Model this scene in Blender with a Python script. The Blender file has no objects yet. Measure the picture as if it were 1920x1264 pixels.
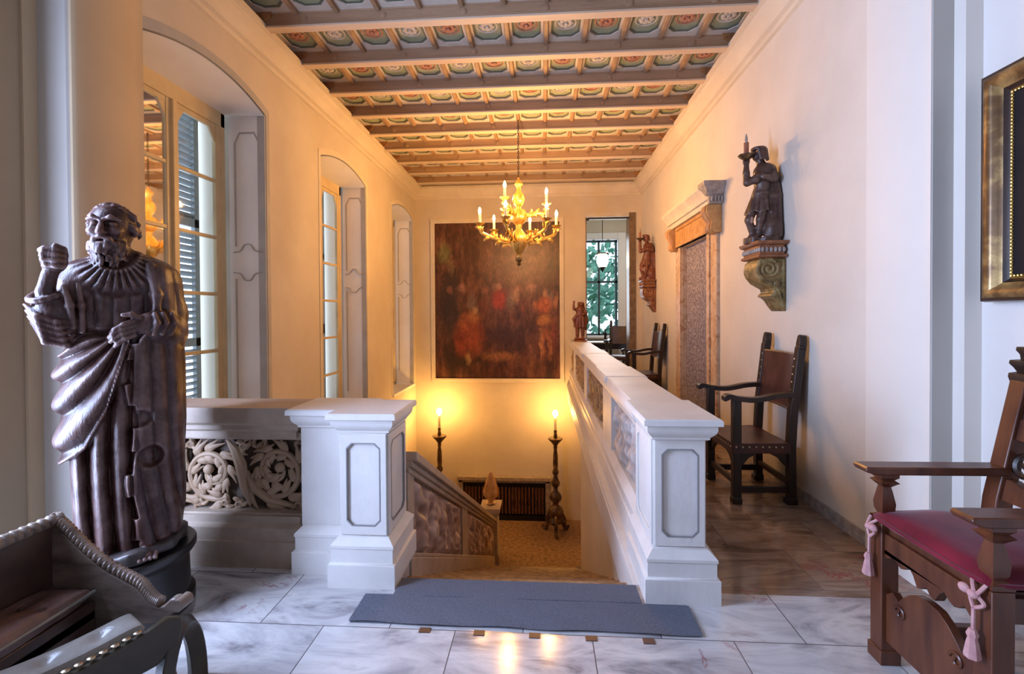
import bpy, bmesh, math, random
import numpy as np
from math import pi, sin, cos, radians
from mathutils import Vector, Matrix, noise as mnoise
random.seed(7)
S = bpy.context.scene
C = S.collection
# ---------------------------------------------------------------- camera, sky, daylight, exposure
YAW, PITCH, ROLL, EYE = radians(3.74), radians(0.68), 0.006, 1.5
def _camera():
    cy, sy, cp, sp = cos(YAW), sin(YAW), cos(PITCH), sin(PITCH)
    f = Vector((-sy*cp, cy*cp, -sp)); r = Vector((cy, sy, 0)); u = r.cross(f)
    c, s = cos(ROLL), sin(ROLL)
    r2, u2 = r*c - u*s, r*s + u*c
    cam = bpy.data.cameras.new('camera'); o = bpy.data.objects.new('camera', cam); C.objects.link(o)
    m = Matrix((r2, u2, -f)).transposed().to_4x4(); m.translation = (0, 0, EYE)
    o.matrix_world = m
    cam.sensor_width = 36.0; cam.lens = 880/1920*36.0; cam.shift_y = -34/1920; cam.clip_start = .02
    S.camera = o
_camera()
S.view_settings.view_transform = 'Standard'; S.view_settings.look = 'None'
S.view_settings.exposure = 0.08; S.view_settings.gamma = 1.0; S.view_settings.use_curve_mapping = False
S.cycles.use_denoising = True
S.cycles.max_bounces = 8; S.cycles.diffuse_bounces = 5; S.cycles.sample_clamp_indirect = 6.0
w = bpy.data.worlds.new('sky'); S.world = w; w.use_nodes = True
w.node_tree.nodes['Background'].inputs[0].default_value = (.62, .76, 1, 1)
w.node_tree.nodes['Background'].inputs[1].default_value = 3.2
def area(name, loc, rot, sx, sy, power, col):
    l = bpy.data.lights.new(name, 'AREA'); l.shape = 'RECTANGLE'; l.size = sx; l.size_y = sy
    l.energy = power; l.color = col
    o = bpy.data.objects.new(name, l); C.objects.link(o); o.location = loc; o.rotation_euler = rot
    return o
# daylight through the tall window of the front room (left wall, beside the camera) and of the far room
area('window_daylight', (-2.97, 1.33, 1.80), (0, -pi/2, 0), 3.0, 1.05, 330, (.50, .63, 1))
area('added_daylight_fill', (-2.86, -1.2, 1.85), (0, -pi/2, 0), 2.8, 1.0, 50, (.52, .65, 1))  # unseen second window, added to brighten the settle and stool
area('far_window_daylight', (1.75, 12.9, 2.2), (-pi/2, 0, 0), 1.0, 2.6, 60, (.8, .9, 1))
WARM = (1, .60, .22)
# ---------------------------------------------------------------- helpers
def link(name, me, parent=None, mat=None):
    o = bpy.data.objects.new(name, me); C.objects.link(o)
    if parent is not None: o.parent = parent
    if mat is not None: me.materials.append(mat)
    return o
def thing(name, label, cat, loc=(0, 0, 0), rz=0, group=None):
    o = bpy.data.objects.new(name, None); C.objects.link(o); o.empty_display_size = .1
    o.location = loc; o.rotation_euler = (0, 0, rz)
    return tag(o, label, cat, group)
def tag(o, label, cat, group=None):
    o['label'] = label; o['category'] = cat
    if group: o['group'] = group
    return o
def struct(o):
    o['kind'] = 'structure'; return o
class MB:
    def __init__(s, off=(0, 0, 0)): s.v = []; s.f = []; s.off = Vector(off)
    def add(s, vs, fs, M=None):
        n = len(s.v)
        s.v += [tuple(M @ Vector(v)) if M is not None else tuple(v) for v in vs]
        s.f += [tuple(i+n for i in f) for f in fs]
        return s
    def box(s, x0, x1, y0, y1, z0, z1, M=None):
        return s.add([(x, y, z) for x in (x0, x1) for y in (y0, y1) for z in (z0, z1)],
            [(0,1,3,2), (4,6,7,5), (0,4,5,1), (2,3,7,6), (0,2,6,4), (1,5,7,3)], M)
    def prism(s, poly, ax, a, b, M=None):
        # poly in the two remaining axes (order x,y,z without ax)
        def mk(p, t):
            q = list(p); q.insert('xyz'.index(ax), t); return tuple(q)
        n = len(poly)
        return s.add([mk(p, a) for p in poly] + [mk(p, b) for p in poly],
            [tuple(range(n))[::-1], tuple(range(n, 2*n))] + [(i, (i+1) % n, (i+1) % n + n, i+n) for i in range(n)], M)
    def loft(s, rings, caps=True, closed=True, M=None):
        n = len(rings[0]); vs = [p for r in rings for p in r]; fs = []
        m = n if closed else n-1
        for k in range(len(rings)-1):
            for i in range(m):
                j = (i+1) % n
                fs.append((k*n+i, k*n+j, (k+1)*n+j, (k+1)*n+i))
        if caps and closed: fs += [tuple(range(n))[::-1], tuple(range((len(rings)-1)*n, len(rings)*n))]
        return s.add(vs, fs, M)
    def rect(s, x0, x1, y0, y1, prof, M=None):
        # rectangle lofted upward through (outset, z)
        return s.loft([[(x0-o, y0-o, z), (x1+o, y0-o, z), (x1+o, y1+o, z), (x0-o, y1+o, z)] for o, z in prof], M=M)
    def lathe(s, prof, c=(0, 0, 0), n=24, M=None, lobes=0, amp=0):
        rings = []
        for r, z in prof:
            rings.append([(c[0]+(r*(1+amp*cos(lobes*2*pi*i/n)))*cos(2*pi*i/n), c[1]+(r*(1+amp*cos(lobes*2*pi*i/n)))*sin(2*pi*i/n), c[2]+z) for i in range(n)])
        return s.loft(rings, M=M)
    def tube(s, pts, r, n=8, flat=(1, 1), M=None, square=False):
        P = [Vector(p) for p in pts]; R = r if isinstance(r, (list, tuple)) else [r]*len(P)
        t0 = (P[1]-P[0]).normalized()
        up = Vector((0, 0, 1)) if abs(t0.z) < .9 else Vector((0, 1, 0))
        a = t0.cross(up).normalized(); rings = []
        for i, p in enumerate(P):
            t = (P[min(i+1, len(P)-1)] - P[max(i-1, 0)]).normalized()
            a = (a - t*a.dot(t)).normalized(); b = t.cross(a)
            if square:
                rings.append([p + a*(flat[0]*R[i]*u) + b*(flat[1]*R[i]*v) for u, v in ((-1,-1), (1,-1), (1,1), (-1,1))])
            else:
                rings.append([p + a*(cos(2*pi*k/n)*R[i]*flat[0]) + b*(sin(2*pi*k/n)*R[i]*flat[1]) for k in range(n)])
        return s.loft(rings, M=M)
    def bar(s, p0, p1, w, d):
        return s.tube([p0, p1], 1, flat=(w/2, d/2), square=True)
    def ell(s, c, r, n=12, m=8, M=None):
        if not isinstance(r, (tuple, list)): r = (r, r, r)
        rings = []
        for k in range(1, m):
            a = -pi/2 + pi*k/m
            rings.append([(c[0]+r[0]*cos(a)*cos(2*pi*i/n), c[1]+r[1]*cos(a)*sin(2*pi*i/n), c[2]+r[2]*sin(a)) for i in range(n)])
        return s.loft(rings, M=M)
    def ring(s, outer, inner, ax, a, b, M=None):
        # plate with a hole: outer and inner polygons with the same vertex count, extruded along ax from a to b
        def mk(p, t):
            q = list(p); q.insert('xyz'.index(ax), t); return tuple(q)
        n = len(outer); vs = [mk(p, t) for t in (a, b) for p in outer] + [mk(p, t) for t in (a, b) for p in inner]
        fs = []
        for i in range(n):
            j = (i+1) % n
            fs += [(i, j, 2*n+j, 2*n+i), (n+i, 3*n+i, 3*n+j, n+j), (i, n+i, n+j, j), (2*n+i, 2*n+j, 3*n+j, 3*n+i)]
        return s.add(vs, fs, M)
    def grid(s, nx, ny, fn):
        vs = [fn(i/nx, j/ny) for j in range(ny+1) for i in range(nx+1)]
        return s.add(vs, [(j*(nx+1)+i, j*(nx+1)+i+1, (j+1)*(nx+1)+i+1, (j+1)*(nx+1)+i) for j in range(ny) for i in range(nx)])
    def build(s, name, mat, parent=None, bevel=0, smooth=40, place=False):
        me = bpy.data.meshes.new(name)
        me.from_pydata([tuple(Vector(v)-s.off) for v in s.v], [], s.f)
        bm = bmesh.new(); bm.from_mesh(me); bmesh.ops.recalc_face_normals(bm, faces=bm.faces); bm.to_mesh(me); bm.free()
        if smooth:
            for p in me.polygons: p.use_smooth = True
            me.set_sharp_from_angle(angle=radians(smooth))
        o = link(name, me, parent, mat)
        if place: o.location = s.off
        if bevel:
            b = o.modifiers.new('bevel', 'BEVEL'); b.width = bevel; b.segments = 2; b.limit_method = 'ANGLE'; b.angle_limit = radians(50)
            b.harden_normals = False
        return o
def octa(x0, x1, y0, y1, c):
    return [(x0+c, y0), (x1-c, y0), (x1, y0+c), (x1, y1-c), (x1-c, y1), (x0+c, y1), (x0, y1-c), (x0, y0+c)]
def octo(x0, x1, y0, y1, c):   # rectangle with the vertex count of octa
    return [(x0, y0), (x1, y0), (x1, y0), (x1, y1), (x1, y1), (x0, y1), (x0, y1), (x0, y0)]
def octo2(x0, x1, y0, y1, c):
    return [(x0+c, y0), (x1-c, y0), (x1, y0+c), (x1, y1-c), (x1-c, y1), (x0+c, y1), (x0, y1-c), (x0, y0+c)]
def beads(name, pts, r, mat, parent, off=(0, 0, 0)):
    # small round heads, each an object of its own sharing one mesh
    m = MB(); m.ell((0, 0, 0), r, 8, 5); o = m.build(name, mat, parent); o.location = Vector(pts[0])-Vector(off)
    for p in pts[1:]:
        c = o.copy(); C.objects.link(c); c.location = Vector(p)-Vector(off)
def copy_tree(o, parent=None):
    c = o.copy(); C.objects.link(c); c.parent = parent
    for ch in list(o.children): copy_tree(ch, c)
    return c
def bez(p0, p1, p2, p3, n=12):
    P = [Vector(p) for p in (p0, p1, p2, p3)]
    return [P[0]*(1-t)**3 + P[1]*3*t*(1-t)**2 + P[2]*3*t*t*(1-t) + P[3]*t**3 for t in [i/n for i in range(n+1)]]
def smoothpath(pts, sub=6):
    P = [Vector(p) for p in pts]; out = []
    for i in range(len(P)-1):
        a, b, c, d = P[max(i-1, 0)], P[i], P[i+1], P[min(i+2, len(P)-1)]
        for k in range(sub):
            t = k/sub
            out.append(.5*((2*b) + (c-a)*t + (2*a-5*b+4*c-d)*t*t + (3*b-a-3*c+d)*t**3))
    return out + [P[-1]]
# ---------------------------------------------------------------- signed-distance sculpting
class SDF:
    def __init__(s, lo, hi, h):
        s.lo = np.array(lo, float); s.h = h
        s.n = [int(math.ceil((hi[i]-lo[i])/h))+1 for i in range(3)]
        s.ax = [(s.lo[i] + h*np.arange(s.n[i])).astype(np.float32) for i in range(3)]
        s.D = np.full(s.n, 1.0, np.float32)
    def region(s, lo, hi):
        sl = []
        for i in range(3):
            a = max(0, int((lo[i]-s.lo[i])/s.h)); b = min(s.n[i], int((hi[i]-s.lo[i])/s.h)+2)
            sl.append(slice(a, max(a+1, b)))
        g = np.meshgrid(*[s.ax[i][sl[i]] for i in range(3)], indexing='ij', sparse=True)
        return tuple(sl), g
    def put(s, fn, lo, hi, k=.02, cut=False):
        m = max(k*1.5, s.h*3)
        sl, (X, Y, Z) = s.region([a-m for a in lo], [a+m for a in hi])
        d = fn(X, Y, Z); A = s.D[sl]
        if cut:
            d = -d; hh = np.maximum(k-np.abs(A-d), 0)/k; s.D[sl] = np.maximum(A, d)+hh*hh*k*.25
        else:
            hh = np.maximum(k-np.abs(A-d), 0)/k; s.D[sl] = np.minimum(A, d)-hh*hh*k*.25
        return s
    def ell(s, c, r, k=.02, cut=False, rot=None):
        if not isinstance(r, (tuple, list)): r = (r, r, r)
        R = np.array(rot.to_matrix().transposed()) if rot is not None else None
        def fn(X, Y, Z):
            x, y, z = X-c[0], Y-c[1], Z-c[2]
            if R is not None:
                x, y, z = R[0,0]*x+R[0,1]*y+R[0,2]*z, R[1,0]*x+R[1,1]*y+R[1,2]*z, R[2,0]*x+R[2,1]*y+R[2,2]*z
            k0 = np.sqrt((x/r[0])**2+(y/r[1])**2+(z/r[2])**2)
            return (k0-1)*min(r)
        mr = max(r) if R is not None else None
        rr = (mr, mr, mr) if mr else r
        return s.put(fn, [c[i]-rr[i] for i in range(3)], [c[i]+rr[i] for i in range(3)], k, cut)
    def cap(s, a, b, ra, rb=None, k=.02, cut=False):
        rb = ra if rb is None else rb
        a = np.array(a, float); b = np.array(b, float); d = b-a; L = float(d@d)+1e-9
        def fn(X, Y, Z):
            x, y, z = X-a[0], Y-a[1], Z-a[2]
            t = np.clip((x*d[0]+y*d[1]+z*d[2])/L, 0, 1)
            return np.sqrt((x-t*d[0])**2+(y-t*d[1])**2+(z-t*d[2])**2)-(ra+(rb-ra)*t)
        m = max(ra, rb)
        return s.put(fn, np.minimum(a, b)-m, np.maximum(a, b)+m, k, cut)
    def chain(s, pts, rs, k=.02, cut=False):
        for i in range(len(pts)-1): s.cap(pts[i], pts[i+1], rs[i], rs[i+1], k, cut)
        return s
    def mesh(s, name, mat, parent=None, off=(0, 0, 0), relax=1):
        D = s.D; ins = D < 0; nx, ny, nz = s.n
        idx = -np.ones((nx-1, ny-1, nz-1), np.int64)
        cnt = np.zeros((nx-1, ny-1, nz-1), np.int8)
        for a in (0, 1):
            for b in (0, 1):
                for c in (0, 1): cnt += ins[a:nx-1+a, b:ny-1+b, c:nz-1+c]
        act = (cnt > 0) & (cnt < 8); ci = np.argwhere(act); idx[act] = np.arange(len(ci))
        acc = np.zeros((len(ci), 3)); num = np.zeros(len(ci))
        corner = [(a, b, c) for a in (0, 1) for b in (0, 1) for c in (0, 1)]
        for p in corner:
            for ax in range(3):
                if p[ax]: continue
                q = list(p); q[ax] = 1
                v0 = D[ci[:,0]+p[0], ci[:,1]+p[1], ci[:,2]+p[2]].astype(float); v1 = D[ci[:,0]+q[0], ci[:,1]+q[1], ci[:,2]+q[2]].astype(float)
                m = (v0 < 0) != (v1 < 0); t = np.where(m, v0/np.where(m, v0-v1, 1), 0)
                pos = np.array(p, float)[None, :].repeat(len(ci), 0); pos[:, ax] = t
                acc[m] += pos[m]; num[m] += 1
        V = (ci + acc/num[:, None])*s.h + s.lo
        F = []
        for ax in range(3):
            u, v = (ax+1) % 3, (ax+2) % 3
            sl0 = [slice(None)]*3; sl1 = [slice(None)]*3; sl0[ax] = slice(0, -1); sl1[ax] = slice(1, None)
            a, b = ins[tuple(sl0)], ins[tuple(sl1)]
            e = np.argwhere(a != b)
            e = e[(e[:, u] > 0) & (e[:, v] > 0) & (e[:, u] < s.n[u]-1) & (e[:, v] < s.n[v]-1)]
            if not len(e): continue
            fl = a[e[:,0], e[:,1], e[:,2]]
            q = []
            for du, dv in ((-1,-1), (0,-1), (0,0), (-1,0)):
                k = e.copy(); k[:, u] += du; k[:, v] += dv; q.append(idx[k[:,0], k[:,1], k[:,2]])
            q = np.stack(q, 1); q[~fl] = q[~fl][:, ::-1]
            F.append(q)
        F = np.concatenate(F)
        me = bpy.data.meshes.new(name)
        me.from_pydata((V-np.array(off)).tolist(), [], F.tolist())
        for p in me.polygons: p.use_smooth = True
        return link(name, me, parent, mat)
# ---------------------------------------------------------------- materials
def nodes(name):
    m = bpy.data.materials.new(name); m.use_nodes = True
    nt = m.node_tree; return m, nt, nt.nodes, nt.links, nt.nodes['Principled BSDF']
def c4(c): return (c[0], c[1], c[2], 1)
def ramp(nd, stops, interp='LINEAR'):
    r = nd.new('ShaderNodeValToRGB'); r.color_ramp.interpolation = interp
    el = r.color_ramp.elements
    while len(el) < len(stops): el.new(.5)
    for e, (p, c) in zip(el, stops): e.position = p; e.color = c4(c) if not isinstance(c, (int, float)) else (c, c, c, 1)
    return r
def tex(nd, lk, scale=5, detail=5, rough=.6, dist=0, stretch=(1, 1, 1), coord='Object', kind='noise'):
    tc = nd.new('ShaderNodeTexCoord'); mp = nd.new('ShaderNodeMapping'); mp.inputs['Scale'].default_value = stretch
    lk.new(tc.outputs[coord], mp.inputs[0])
    n = nd.new('ShaderNodeTexNoise'); n.inputs['Scale'].default_value = scale; n.inputs['Detail'].default_value = detail
    n.inputs['Roughness'].default_value = rough; n.inputs['Distortion'].default_value = dist
    lk.new(mp.outputs[0], n.inputs[0]); return n
def pm(name, stops, rough=.5, metal=0, scale=4, detail=5, dist=0, stretch=(1, 1, 1), bump=0, bscale=40, bstretch=None, spec=.5, sheen=0, emit=None, rvar=0):
    m, nt, nd, lk, b = nodes(name)
    if isinstance(stops[0], (int, float)): b.inputs['Base Color'].default_value = c4(stops)
    else:
        n = tex(nd, lk, scale, detail, .6, dist, stretch)
        k = len(stops); r = ramp(nd, [(.3+.4*i/(k-1), c) for i, c in enumerate(stops)] if not isinstance(stops[0][1], tuple) else stops)
        lk.new(n.outputs['Fac'], r.inputs[0]); lk.new(r.outputs[0], b.inputs['Base Color'])
        if rvar:
            mr = nd.new('ShaderNodeMapRange'); mr.inputs['To Min'].default_value = rough-rvar; mr.inputs['To Max'].default_value = rough+rvar
            lk.new(n.outputs['Fac'], mr.inputs[0]); lk.new(mr.outputs[0], b.inputs['Roughness'])
    if not rvar: b.inputs['Roughness'].default_value = rough
    b.inputs['Metallic'].default_value = metal; b.inputs['Specular IOR Level'].default_value = spec
    if sheen: b.inputs['Sheen Weight'].default_value = sheen; b.inputs['Sheen Roughness'].default_value = .4
    if bump:
        n2 = tex(nd, lk, bscale, 4, .6, 0, bstretch or stretch); bp = nd.new('ShaderNodeBump')
        bp.inputs['Strength'].default_value = bump; bp.inputs['Distance'].default_value = .02
        lk.new(n2.outputs['Fac'], bp.inputs['Height']); lk.new(bp.outputs[0], b.inputs['Normal'])
    if emit: b.inputs['Emission Color'].default_value = c4(emit[0]); b.inputs['Emission Strength'].default_value = emit[1]
    return m
def worn(name, dark, light, lo=.5, hi=.56, rough=.4, nscale=7, bump=.3, mid=None):
    """carved surface: pale worn paint and painted light on the raised edges (curvature of the carving), dark wood and crease shade elsewhere"""
    m, nt, nd, lk, b = nodes(name)
    g = nd.new('ShaderNodeNewGeometry'); n = tex(nd, lk, nscale, 6, .65)
    ma = nd.new('ShaderNodeMath'); ma.operation = 'MULTIPLY_ADD'; ma.inputs[1].default_value = .16
    sb = nd.new('ShaderNodeMath'); sb.operation = 'SUBTRACT'; sb.inputs[1].default_value = .08
    lk.new(n.outputs['Fac'], ma.inputs[0]); lk.new(g.outputs['Pointiness'], ma.inputs[2]); lk.new(ma.outputs[0], sb.inputs[0])
    r = ramp(nd, [(lo, dark), (hi, light)]); lk.new(sb.outputs[0], r.inputs[0])
    n3 = tex(nd, lk, 3, 3); r3 = ramp(nd, [(.35, (1, 1, 1)), (.65, mid or (.7, .6, .55))]); lk.new(n3.outputs['Fac'], r3.inputs[0])
    mx = nd.new('ShaderNodeMix'); mx.data_type = 'RGBA'; mx.blend_type = 'MULTIPLY'; mx.inputs[0].default_value = 1
    lk.new(r.outputs[0], mx.inputs[6]); lk.new(r3.outputs[0], mx.inputs[7]); lk.new(mx.outputs[2], b.inputs['Base Color'])
    b.inputs['Roughness'].default_value = rough
    n2 = tex(nd, lk, 60, 4, .6, 0, (1, 1, .3)); bp = nd.new('ShaderNodeBump'); bp.inputs['Strength'].default_value = bump; bp.inputs['Distance'].default_value = .01
    lk.new(n2.outputs['Fac'], bp.inputs['Height']); lk.new(bp.outputs[0], b.inputs['Normal'])
    return m
def marble_floor(name='veined_marble_floor', cols=((.16, .15, .16), (.42, .40, .40), (.58, .56, .54), (.36, .33, .32))):
    m, nt, nd, lk, b = nodes(name)
    tc = nd.new('ShaderNodeTexCoord')
    br = nd.new('ShaderNodeTexBrick'); br.inputs['Scale'].default_value = 1.0
    br.inputs['Brick Width'].default_value = .64; br.inputs['Row Height'].default_value = .43
    br.inputs['Mortar Size'].default_value = .0025; br.inputs['Mortar Smooth'].default_value = .1
    br.inputs['Color1'].default_value = (0, 0, 0, 1); br.inputs['Color2'].default_value = (1, 1, 1, 1); br.inputs['Mortar'].default_value = (.5, .5, .5, 1)
    mp = nd.new('ShaderNodeMapping'); mp.inputs['Location'].default_value = (.10+.32, -2.18+.43*6, 0)
    lk.new(tc.outputs['Object'], mp.inputs[0]); lk.new(mp.outputs[0], br.inputs[0])
    # each slab is cut from another place of the block
    vm = nd.new('ShaderNodeVectorMath'); vm.operation = 'MULTIPLY_ADD'; vm.inputs[1].default_value = (7, 11, 5)
    lk.new(br.outputs['Color'], vm.inputs[0]); lk.new(tc.outputs['Object'], vm.inputs[2])
    def nz(scale, det, dist, st):
        q = nd.new('ShaderNodeMapping'); q.inputs['Scale'].default_value = st; q.inputs['Rotation'].default_value = (0, 0, .35)
        lk.new(vm.outputs[0], q.inputs[0]); n = nd.new('ShaderNodeTexNoise'); n.inputs['Scale'].default_value = scale
        n.inputs['Detail'].default_value = det; n.inputs['Distortion'].default_value = dist; n.inputs['Roughness'].default_value = .6
        lk.new(q.outputs[0], n.inputs[0]); return n
    n1 = nz(2.2, 8, 1.2, (.8, 2.2, 1)); r1 = ramp(nd, [(.30, cols[0]), (.44, cols[1]), (.58, cols[2]), (.72, cols[3])])
    lk.new(n1.outputs['Fac'], r1.inputs[0])
    n2 = nz(1.5, 6, 2.0, (.7, 1.6, 1))
    ab = nd.new('ShaderNodeMath'); ab.operation = 'SUBTRACT'; ab.inputs[1].default_value = .5; lk.new(n2.outputs['Fac'], ab.inputs[0])
    ab2 = nd.new('ShaderNodeMath'); ab2.operation = 'ABSOLUTE'; lk.new(ab.outputs[0], ab2.inputs[0])
    r2 = ramp(nd, [(.0, 1.), (.018, 0.)]); lk.new(ab2.outputs[0], r2.inputs[0])
    n4 = nz(1.1, 2, 0, (1, 1, 1)); r4 = ramp(nd, [(.60, 0.), (.66, 1.)]); lk.new(n4.outputs['Fac'], r4.inputs[0])
    mu = nd.new('ShaderNodeMath'); mu.operation = 'MULTIPLY'; lk.new(r2.outputs[0], mu.inputs[0]); lk.new(r4.outputs[0], mu.inputs[1])
    m1 = nd.new('ShaderNodeMix'); m1.data_type = 'RGBA'; lk.new(mu.outputs[0], m1.inputs[0]); lk.new(r1.outputs[0], m1.inputs[6]); m1.inputs[7].default_value = (.25, .035, .045, 1)
    m2 = nd.new('ShaderNodeMix'); m2.data_type = 'RGBA'; lk.new(br.outputs['Fac'], m2.inputs[0]); lk.new(m1.outputs[2], m2.inputs[6]); m2.inputs[7].default_value = (.10, .09, .09, 1)
    lk.new(m2.outputs[2], b.inputs['Base Color']); b.inputs['Roughness'].default_value = .13
    return m
M = {}
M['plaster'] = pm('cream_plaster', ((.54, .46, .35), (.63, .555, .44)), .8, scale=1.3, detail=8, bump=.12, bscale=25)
M['plaster_right'] = pm('daylit_cream_plaster', ((.60, .545, .46), (.69, .63, .545)), .8, scale=1.3, detail=8, bump=.12, bscale=25)  # same plaster as the left wall; the daylight on it put into the colour
M['pilaster_left'] = pm('shaded_pilaster', ((.50, .38, .235), (.56, .435, .28)), .75, scale=1.5)  # browner copy of the pilaster plaster; lack of daylight painted into the tone
M['plaster_left'] = pm('shaded_front_plaster', ((.36, .285, .18), (.42, .335, .22)), .8, scale=1.3)  # front left wall; its shade is put into the darker ochre
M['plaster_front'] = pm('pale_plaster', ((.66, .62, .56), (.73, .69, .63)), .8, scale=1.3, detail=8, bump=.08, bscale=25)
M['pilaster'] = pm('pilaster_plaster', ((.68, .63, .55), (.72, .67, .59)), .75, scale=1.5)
M['pilaster_shade'] = pm('shaded_return_plaster', ((.44, .41, .36), (.48, .45, .40)), .8, scale=1.5)  # shade on the pilaster returns painted as a grey tone
M['reveal'] = pm('pale_grey_reveal', ((.72, .70, .66), (.80, .78, .74)), .7, scale=2, detail=7)
M['grey_paint'] = pm('grey_paint', ((.36, .34, .31), (.44, .42, .38)), .7, scale=5)
M['frame_yellow'] = pm('cream_window_paint', ((.50, .38, .20), (.60, .47, .26)), .45, scale=6)
M['cornice'] = pm('cornice_stone', ((.58, .50, .38), (.68, .60, .47)), .7, scale=3, stretch=(1, .4, 1))
M['beam'] = pm('painted_beam_wood', ((.27, .165, .09), (.38, .25, .15)), .6, scale=4, stretch=(.25, 2, 2), bump=.2, bscale=30)
M['beam_lit'] = pm('lit_beam_underside', ((.55, .42, .30), (.66, .53, .39)), .6, scale=4, stretch=(.25, 2, 2))  # beam wood again, lighter: the lit underside is painted in
M['coffer_border'] = pm('coffer_border_paint', ((.52, .47, .40), (.62, .57, .49)), .7, scale=8)
M['coffer_green'] = pm('coffer_green_paint', ((.24, .29, .18), (.36, .39, .26)), .7, scale=6)
M['coffer_line'] = pm('dark_coffer_line', (.12, .13, .09), .7)
M['rosette_red'] = pm('red_rosette', ((.30, .10, .06), (.50, .26, .17)), .7, scale=14)
M['rosette_grey'] = pm('pale_rosette', ((.42, .38, .33), (.60, .56, .50)), .7, scale=14)
M['frieze'] = pm('ochre_frieze', ((.18, .07, .02), (.42, .20, .07)), .7, scale=9, detail=6)
M['floor'] = marble_floor()
M['floor_shaded'] = marble_floor('shaded_veined_marble', ((.07, .042, .028), (.20, .13, .09), (.31, .225, .17), (.13, .085, .06)))  # gallery floor: warm shade on the same marble painted as brown
M['bounce_dark'] = pm('unseen_bounce_dark', ((.10, .07, .05), (.16, .11, .08)), .6, scale=3)  # unseen front wall and ceiling, darkened to cut bounced light
M['stone'] = pm('white_stone', ((.60, .57, .53), (.72, .69, .65)), .5, scale=3, detail=8, bump=.1, bscale=30)
M['stone_brown'] = pm('brownish_stone', ((.33, .25, .18), (.50, .40, .31)), .55, scale=4, detail=8, bump=.15, bscale=30)  # browner stone; on the left rail and base it stands in for shade
M['groove_shade'] = pm('groove_shade_grey', (.24, .23, .23), .6)  # groove shadow painted as a thin grey line
M['relief'] = worn('carved_stone', (.12, .068, .04), (.42, .29, .185), .44, .56, .55, 6, .1, (.8, .74, .68))  # left scroll panel's shade put into a darker brown stone
M['relief_dark'] = pm('relief_ground', ((.08, .05, .03), (.13, .085, .055)), .7, scale=8)
M['relief_pink'] = worn('carved_pinkish_marble', (.26, .15, .11), (.62, .48, .40), .42, .56, .5, 8, .1)
M['relief_white'] = worn('carved_white_marble', (.34, .32, .33), (.72, .70, .68), .42, .56, .5, 8, .1)
M['stairs'] = pm('brown_terrazzo', ((.10, .055, .03), (.24, .14, .075), (.34, .22, .13)), .5, scale=16, detail=8, rvar=.1)
M['inlay'] = pm('brown_inlay', (.11, .05, .03), .4)
M['mat'] = pm('grey_carpet', ((.10, .11, .14), (.18, .19, .23)), .95, scale=160, detail=3, bump=.6, bscale=220, spec=.1)
M['statue'] = worn('carved_brown_wood', (.040, .012, .008), (.25, .175, .155), .49, .57, .40, 9, .35, (.7, .5, .45))
M['statue_stone'] = pm('statue_ground', ((.022, .016, .015), (.07, .055, .05)), .4, scale=14)
M['plinth'] = pm('black_plinth', ((.012, .010, .010), (.03, .026, .026)), .3, scale=6)
M['dark_wood'] = pm('dark_walnut', ((.012, .007, .005), (.034, .016, .010)), .38, scale=6, stretch=(3, 3, .5))
M['leather'] = pm('brown_leather', ((.035, .011, .009), (.095, .032, .024)), .34, scale=9, detail=6, bump=.12, bscale=70)
M['walnut'] = pm('red_walnut', ((.055, .015, .008), (.135, .044, .018)), .35, scale=6, stretch=(3, 3, .4))
M['velvet'] = pm('crimson_velvet', ((.085, .004, .012), (.19, .010, .028)), .75, scale=5, sheen=.22, spec=.2)
M['tassel'] = pm('pink_cord', ((.42, .20, .20), (.56, .32, .30)), .8, scale=30)
M['settle_wood'] = pm('settle_oak', ((.08, .05, .035), (.27, .21, .165)), .40, scale=5, stretch=(1, 1, 3), detail=7)
M['settle_dark'] = pm('settle_dark_oak', ((.035, .018, .012), (.075, .042, .028)), .35, scale=6)
M['settle_leather'] = pm('worn_brown_leather', ((.075, .036, .028), (.17, .10, .08)), .28, scale=7, detail=7, bump=.3, bscale=14)
M['stool_leather'] = pm('grey_green_leather', ((.13, .12, .10), (.24, .22, .19)), .34, scale=6, detail=6, bump=.2, bscale=18)
M['stool_wood'] = pm('olive_black_wood', ((.022, .018, .011), (.055, .042, .022)), .35, scale=5)
M['brass'] = pm('brass_nail', (.62, .50, .34), .28, 1)
M['gold'] = pm('gilt_wood', ((.48, .27, .055), (.80, .52, .14)), .32, .75, scale=14, detail=5)
M['gold_dark'] = pm('worn_gilding', ((.05, .025, .012), (.16, .085, .03), (.50, .33, .12)), .32, .4, scale=7, detail=7, stretch=(1, 1, 1))
M['frame_dark'] = pm('dark_frame_wood', ((.018, .010, .008), (.045, .022, .014)), .3, scale=5)
M['iron'] = pm('black_iron', (.018, .015, .013), .5, .6)
M['candle'] = pm('ivory_candle', (.80, .68, .44), .5)
M['bulb'] = pm('glowing_bulb', (1, .9, .7), .4, emit=((1, .50, .15), 1150))
M['bulb_torch'] = pm('glowing_torch_bulb', (1, .9, .7), .4, emit=((1, .50, .13), 420))
M['unlit'] = pm('clear_bulb', (.30, .27, .24), .2)
M['torch_wood'] = pm('dark_gilt_torchere', ((.020, .012, .008), (.07, .035, .014), (.22, .12, .04)), .35, .2, scale=12, detail=6)
M['sculpt'] = worn('polychrome_wood', (.045, .020, .016), (.26, .17, .12), .48, .60, .4, 14, .2, (.6, .45, .4))
M['sculpt_red'] = worn('red_polychrome_wood', (.09, .020, .010), (.32, .13, .07), .47, .60, .4, 12, .2, (.8, .6, .5))
M['skin_wood'] = pm('painted_flesh', ((.35, .19, .14), (.50, .31, .24)), .45, scale=12)
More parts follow.
